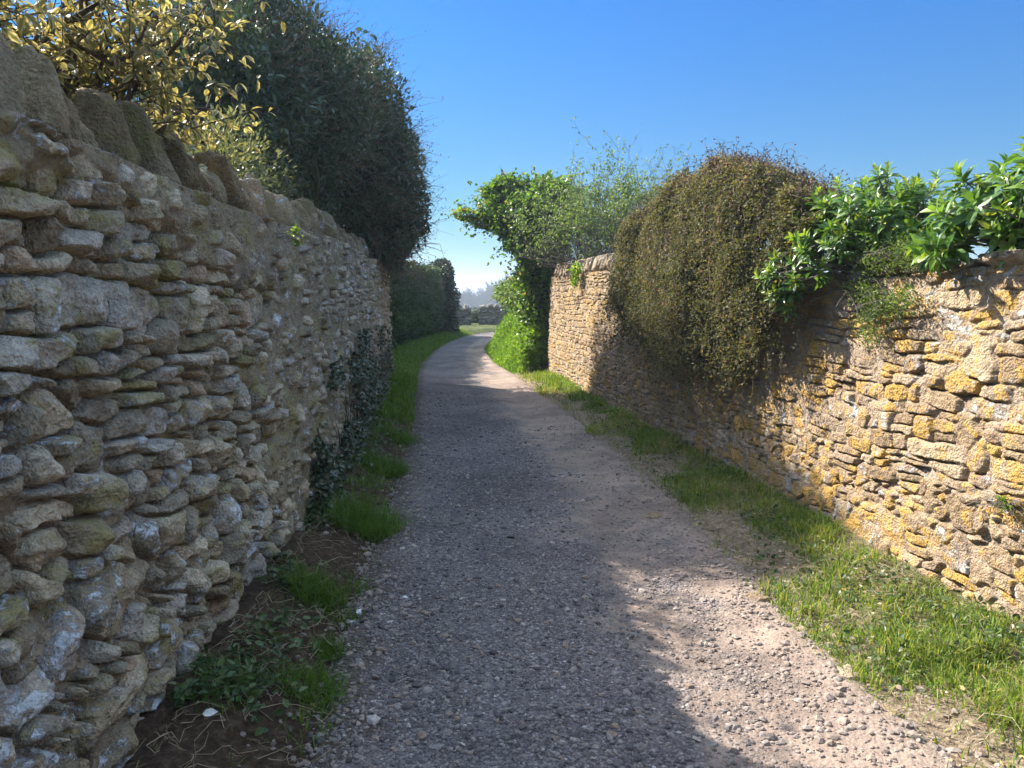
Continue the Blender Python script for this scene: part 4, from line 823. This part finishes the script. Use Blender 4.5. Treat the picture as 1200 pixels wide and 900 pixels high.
# ivy on the left wall foot
t = thing('ivy', 'patchy dark ivy creeping up the foot of the shaded wall', 'ivy', (-1.4, 7, .1)); n = 15000
y = 4.5 * (12.5 / 4.5) ** rng.random(n); zt = np.interp(y, [4.5, 5.2, 7, 9, 12.5], [.35, .95, 1.05, 1.15, .9]); z = .08 + rng.random(n) ** 1.3 * zt
k = fbm(y * 1.7, z * 3.2, None, 151, 4) > .02 + .42 * (z / zt) - .22; y, z = y[k], z[k]; n = len(y)
x = wall_l(y) + .015 + np.abs(rng.normal(size=n)) * .03 * (1 + .8 * (1 - z / 1.1))
V, F, A = leaves(np.stack([x, y, z], 1), rng.normal(size=(n, 3)) * .7 + np.array([.4, -.2, -.4]), rng.uniform(.025, .05, n), rng.uniform(.022, .042, n), rng, OVAL, up=np.tile([1., -.3, .5], (n, 1)) + rng.normal(size=(n, 3)) * .3); obj('leaves', V, F, M_IVYD, t, attrs=A)
n = 60; y0 = rng.uniform(6.2, 12, n); SP, SR = strands(np.stack([wall_l(y0) + .03, y0, np.full(n, .1)], 1), np.stack([np.zeros(n), rng.normal(size=n) * .5, np.ones(n)], 1), rng.uniform(.3, .9, n), 9, rng, .5, 0, .004, .0015)
SP[..., 0] = wall_l(SP[..., 1]) + .025; V, F, A = tubes(SP, SR, 4); obj('stems', V, F, BARK, t, attrs=A)
# loose stones and chips
MAT_CHIP = plain_mat('pale_chip', [(.3, (.5, .49, .47)), (.7, (.68, .67, .65))], 30.0)
for i, (x, y, s) in enumerate([(-.76, 3.66, .017), (-.72, 3.8, .015), (-.56, 3.85, .014)]):
    V, F = rock((s * 1.4, s, s * .6), rng, .2, .5, .12, (0, 0, rng.random() * 3), (x, y, float(max(land(np.array([x]), np.array([y]))[0], .01)) + s * .4))
    tag(obj('stone_chip', V, F, MAT_CHIP, smooth=True), 'small white stone chip lying at the left edge of the gravel', 'stone', 'white stone chips')
for lab, x, y, s in [('flat grey stone half sunk at the path edge where the shadow tongue ends', 1.03, 5.35, .07), ('squarish grey stone just beyond the flat half sunk one', 1.02, 5.75, .055), ('buff stone half buried in the sunlit path edge', 1.27, 3.85, .06), ('pale buff stone beside the verge in full sun', 1.36, 3.45, .045), ('rough brown stone lying lowest along the sunlit path edge', 1.42, 2.75, .05), ('long buff stone between the path and the weedy verge', 1.4, 3.05, .055)]:
    V, F = rock((s * 1.3, s, s * .4), rng, .2, .4, .12, (rng.normal() * .08, rng.normal() * .08, rng.random() * 3), (x, y, float(max(land(np.array([x]), np.array([y]))[0], 0)) + s * .12))
    tag(obj('loose_stone', V, F, MAT_CR, smooth=True), lab, 'stone', 'loose stones along the sunlit path edge')
n = 2600; y = 2.2 * (9 / 2.2) ** rng.random(n); c = np.interp(y, _c[:200, 1], _c[:200, 0]); h = np.interp(y, _c[:200, 1], _h[:200]); sgn = np.where(rng.random(n) < .6, 1, -1); x = c + sgn * (h + rng.normal(size=n) * .14)
s = np.clip(rng.lognormal(-4.75, .5, n), .004, .026); V, F, A = pebbles(np.stack([x, y, np.maximum(land(x, y), path_z(np.abs(x - c), h, x, y)) + s * .15], 1), s, rng); A['tan'] = np.full(len(V), .9)
tag(obj('rubble', V, F, PEB, attrs=A), 'small buff stones strewn along both path edges', 'rubble', kind='stuff')
P = np.array([[-1.03, 2.42, .2]]); V, F, A = leaves(P, np.array([[1., .2, .15]]), .05, .03, rng, OVAL, up=np.array([[0, -.6, 1.]])); tag(obj('fallen_leaf', V, F, MAT_CHIP, attrs=A), 'single pale fallen leaf lying on the dark soil by the wall foot', 'leaf')

rng = np.random.default_rng(36); t = thing('field_bush', 'low dark bush seen through the gap between the two field walls', 'bush', (-1.6, 35.5, 0)); BF = [(-1.65, 35.6, .25, .6, .5, .5), (-1.1, 35.9, .2, .6, .5, .45), (-2.2, 35.8, .2, .6, .5, .4)]
P, N = blob_points(BF, 3000, rng, .4, .25, 161, 2.2); V, F, A = leaves(P, N + rng.normal(size=P.shape) * .6, rng.uniform(.06, .11, len(P)), .06, rng, OVAL); obj('foliage', V, F, M_HEDGE, t, attrs=A); core('opaque_branch_core', t, BF, DARKWOOD, .7, .25, 161)
# ------------------------------------------------------------------ distant wood
rng = np.random.default_rng(35); FAR_BARK = plain_mat('winter_twigs', [(.3, (.03, .025, .022)), (.7, (.065, .055, .047))], 2.0)
def bare_tree(h, rng):
    SP, SR = strands(np.zeros((1, 3)), np.array([[0, 0, 1.]]), h * .6, 8, rng, .1, 0, .028 * h, .012 * h); tr = tubes(SP, SR, 6)
    n = 46; k = rng.integers(3, 8, n); a = rng.random(n) * 6.283; P0 = SP[0, k]
    B, BR = strands(P0, np.stack([np.cos(a), np.sin(a), rng.uniform(.5, 1.6, n)], 1), rng.uniform(.25, .5, n) * h, 7, rng, .4, -.1, .009 * h, .003 * h); v1 = tubes(B, BR, 4)
    nb = B[:, 2:].reshape(-1, 3); m = 900; p = nb[rng.integers(len(nb), size=m)]
    T, TR = strands(p, unit(p - np.array([0, 0, h * .4])) + rng.normal(size=(m, 3)) * .5 + np.array([0, 0, .4]), rng.uniform(.06, .17, m) * h, 4, rng, .5, 0, .004 * h, .002 * h); v2 = tubes(T, TR, 3)
    return tr, join([v1, v2])
proto = []
for i in range(4):
    tr, cr = bare_tree(10.0, rng); proto.append((mesh_data('trunk', *tr[:2], FAR_BARK), mesh_data('crown', *cr[:2], FAR_BARK)))
spots = [(float(rng.uniform(-34, 14)), float(rng.uniform(190, 330))) for _ in range(130)] + [(float(rng.uniform(-60, 30)), float(rng.uniform(120, 180))) for _ in range(34)]
for i, (x, y) in enumerate(spots):
    t = thing('bare_tree', 'leafless hazy tree of the distant wooded hillside beyond the field walls', 'tree', (x, y, float(land(np.array([x]), np.array([y]))[0]) - .2), 'bare trees on the distant hillside')
    sc_ = rng.uniform(.65, 1.1) * (1 if y > 185 else .6); t.scale = (sc_ * rng.uniform(.9, 1.2), sc_ * rng.uniform(.9, 1.2), sc_); t.rotation_euler = (0, 0, rng.random() * 6.28)
    for nm, me in zip(('trunk', 'crown'), proto[i % 4]):
        o = bpy.data.objects.new(nm, me); COL.objects.link(o); o.parent = t

# ------------------------------------------------------------------ haze
g = G('air'); pv = g.n('VolumePrincipled'); pv.inputs['Density'].default_value = .0011; pv.inputs['Color'].default_value = (.74, .86, 1, 1); pv.inputs['Anisotropy'].default_value = .2
g.t.links.new(pv.outputs[0], g.out.inputs['Volume'])
V = np.array([(x, y, z) for x in (-3100, 3100) for y in (-3100, 3300) for z in (-40, 15)], float)
tag(obj('haze', V, [np.array([(0, 1, 3, 2), (4, 6, 7, 5), (0, 4, 5, 1), (2, 3, 7, 6), (0, 2, 6, 4), (1, 5, 7, 3)])], g.m), 'pale blue haze over the valley', 'haze', kind='stuff')
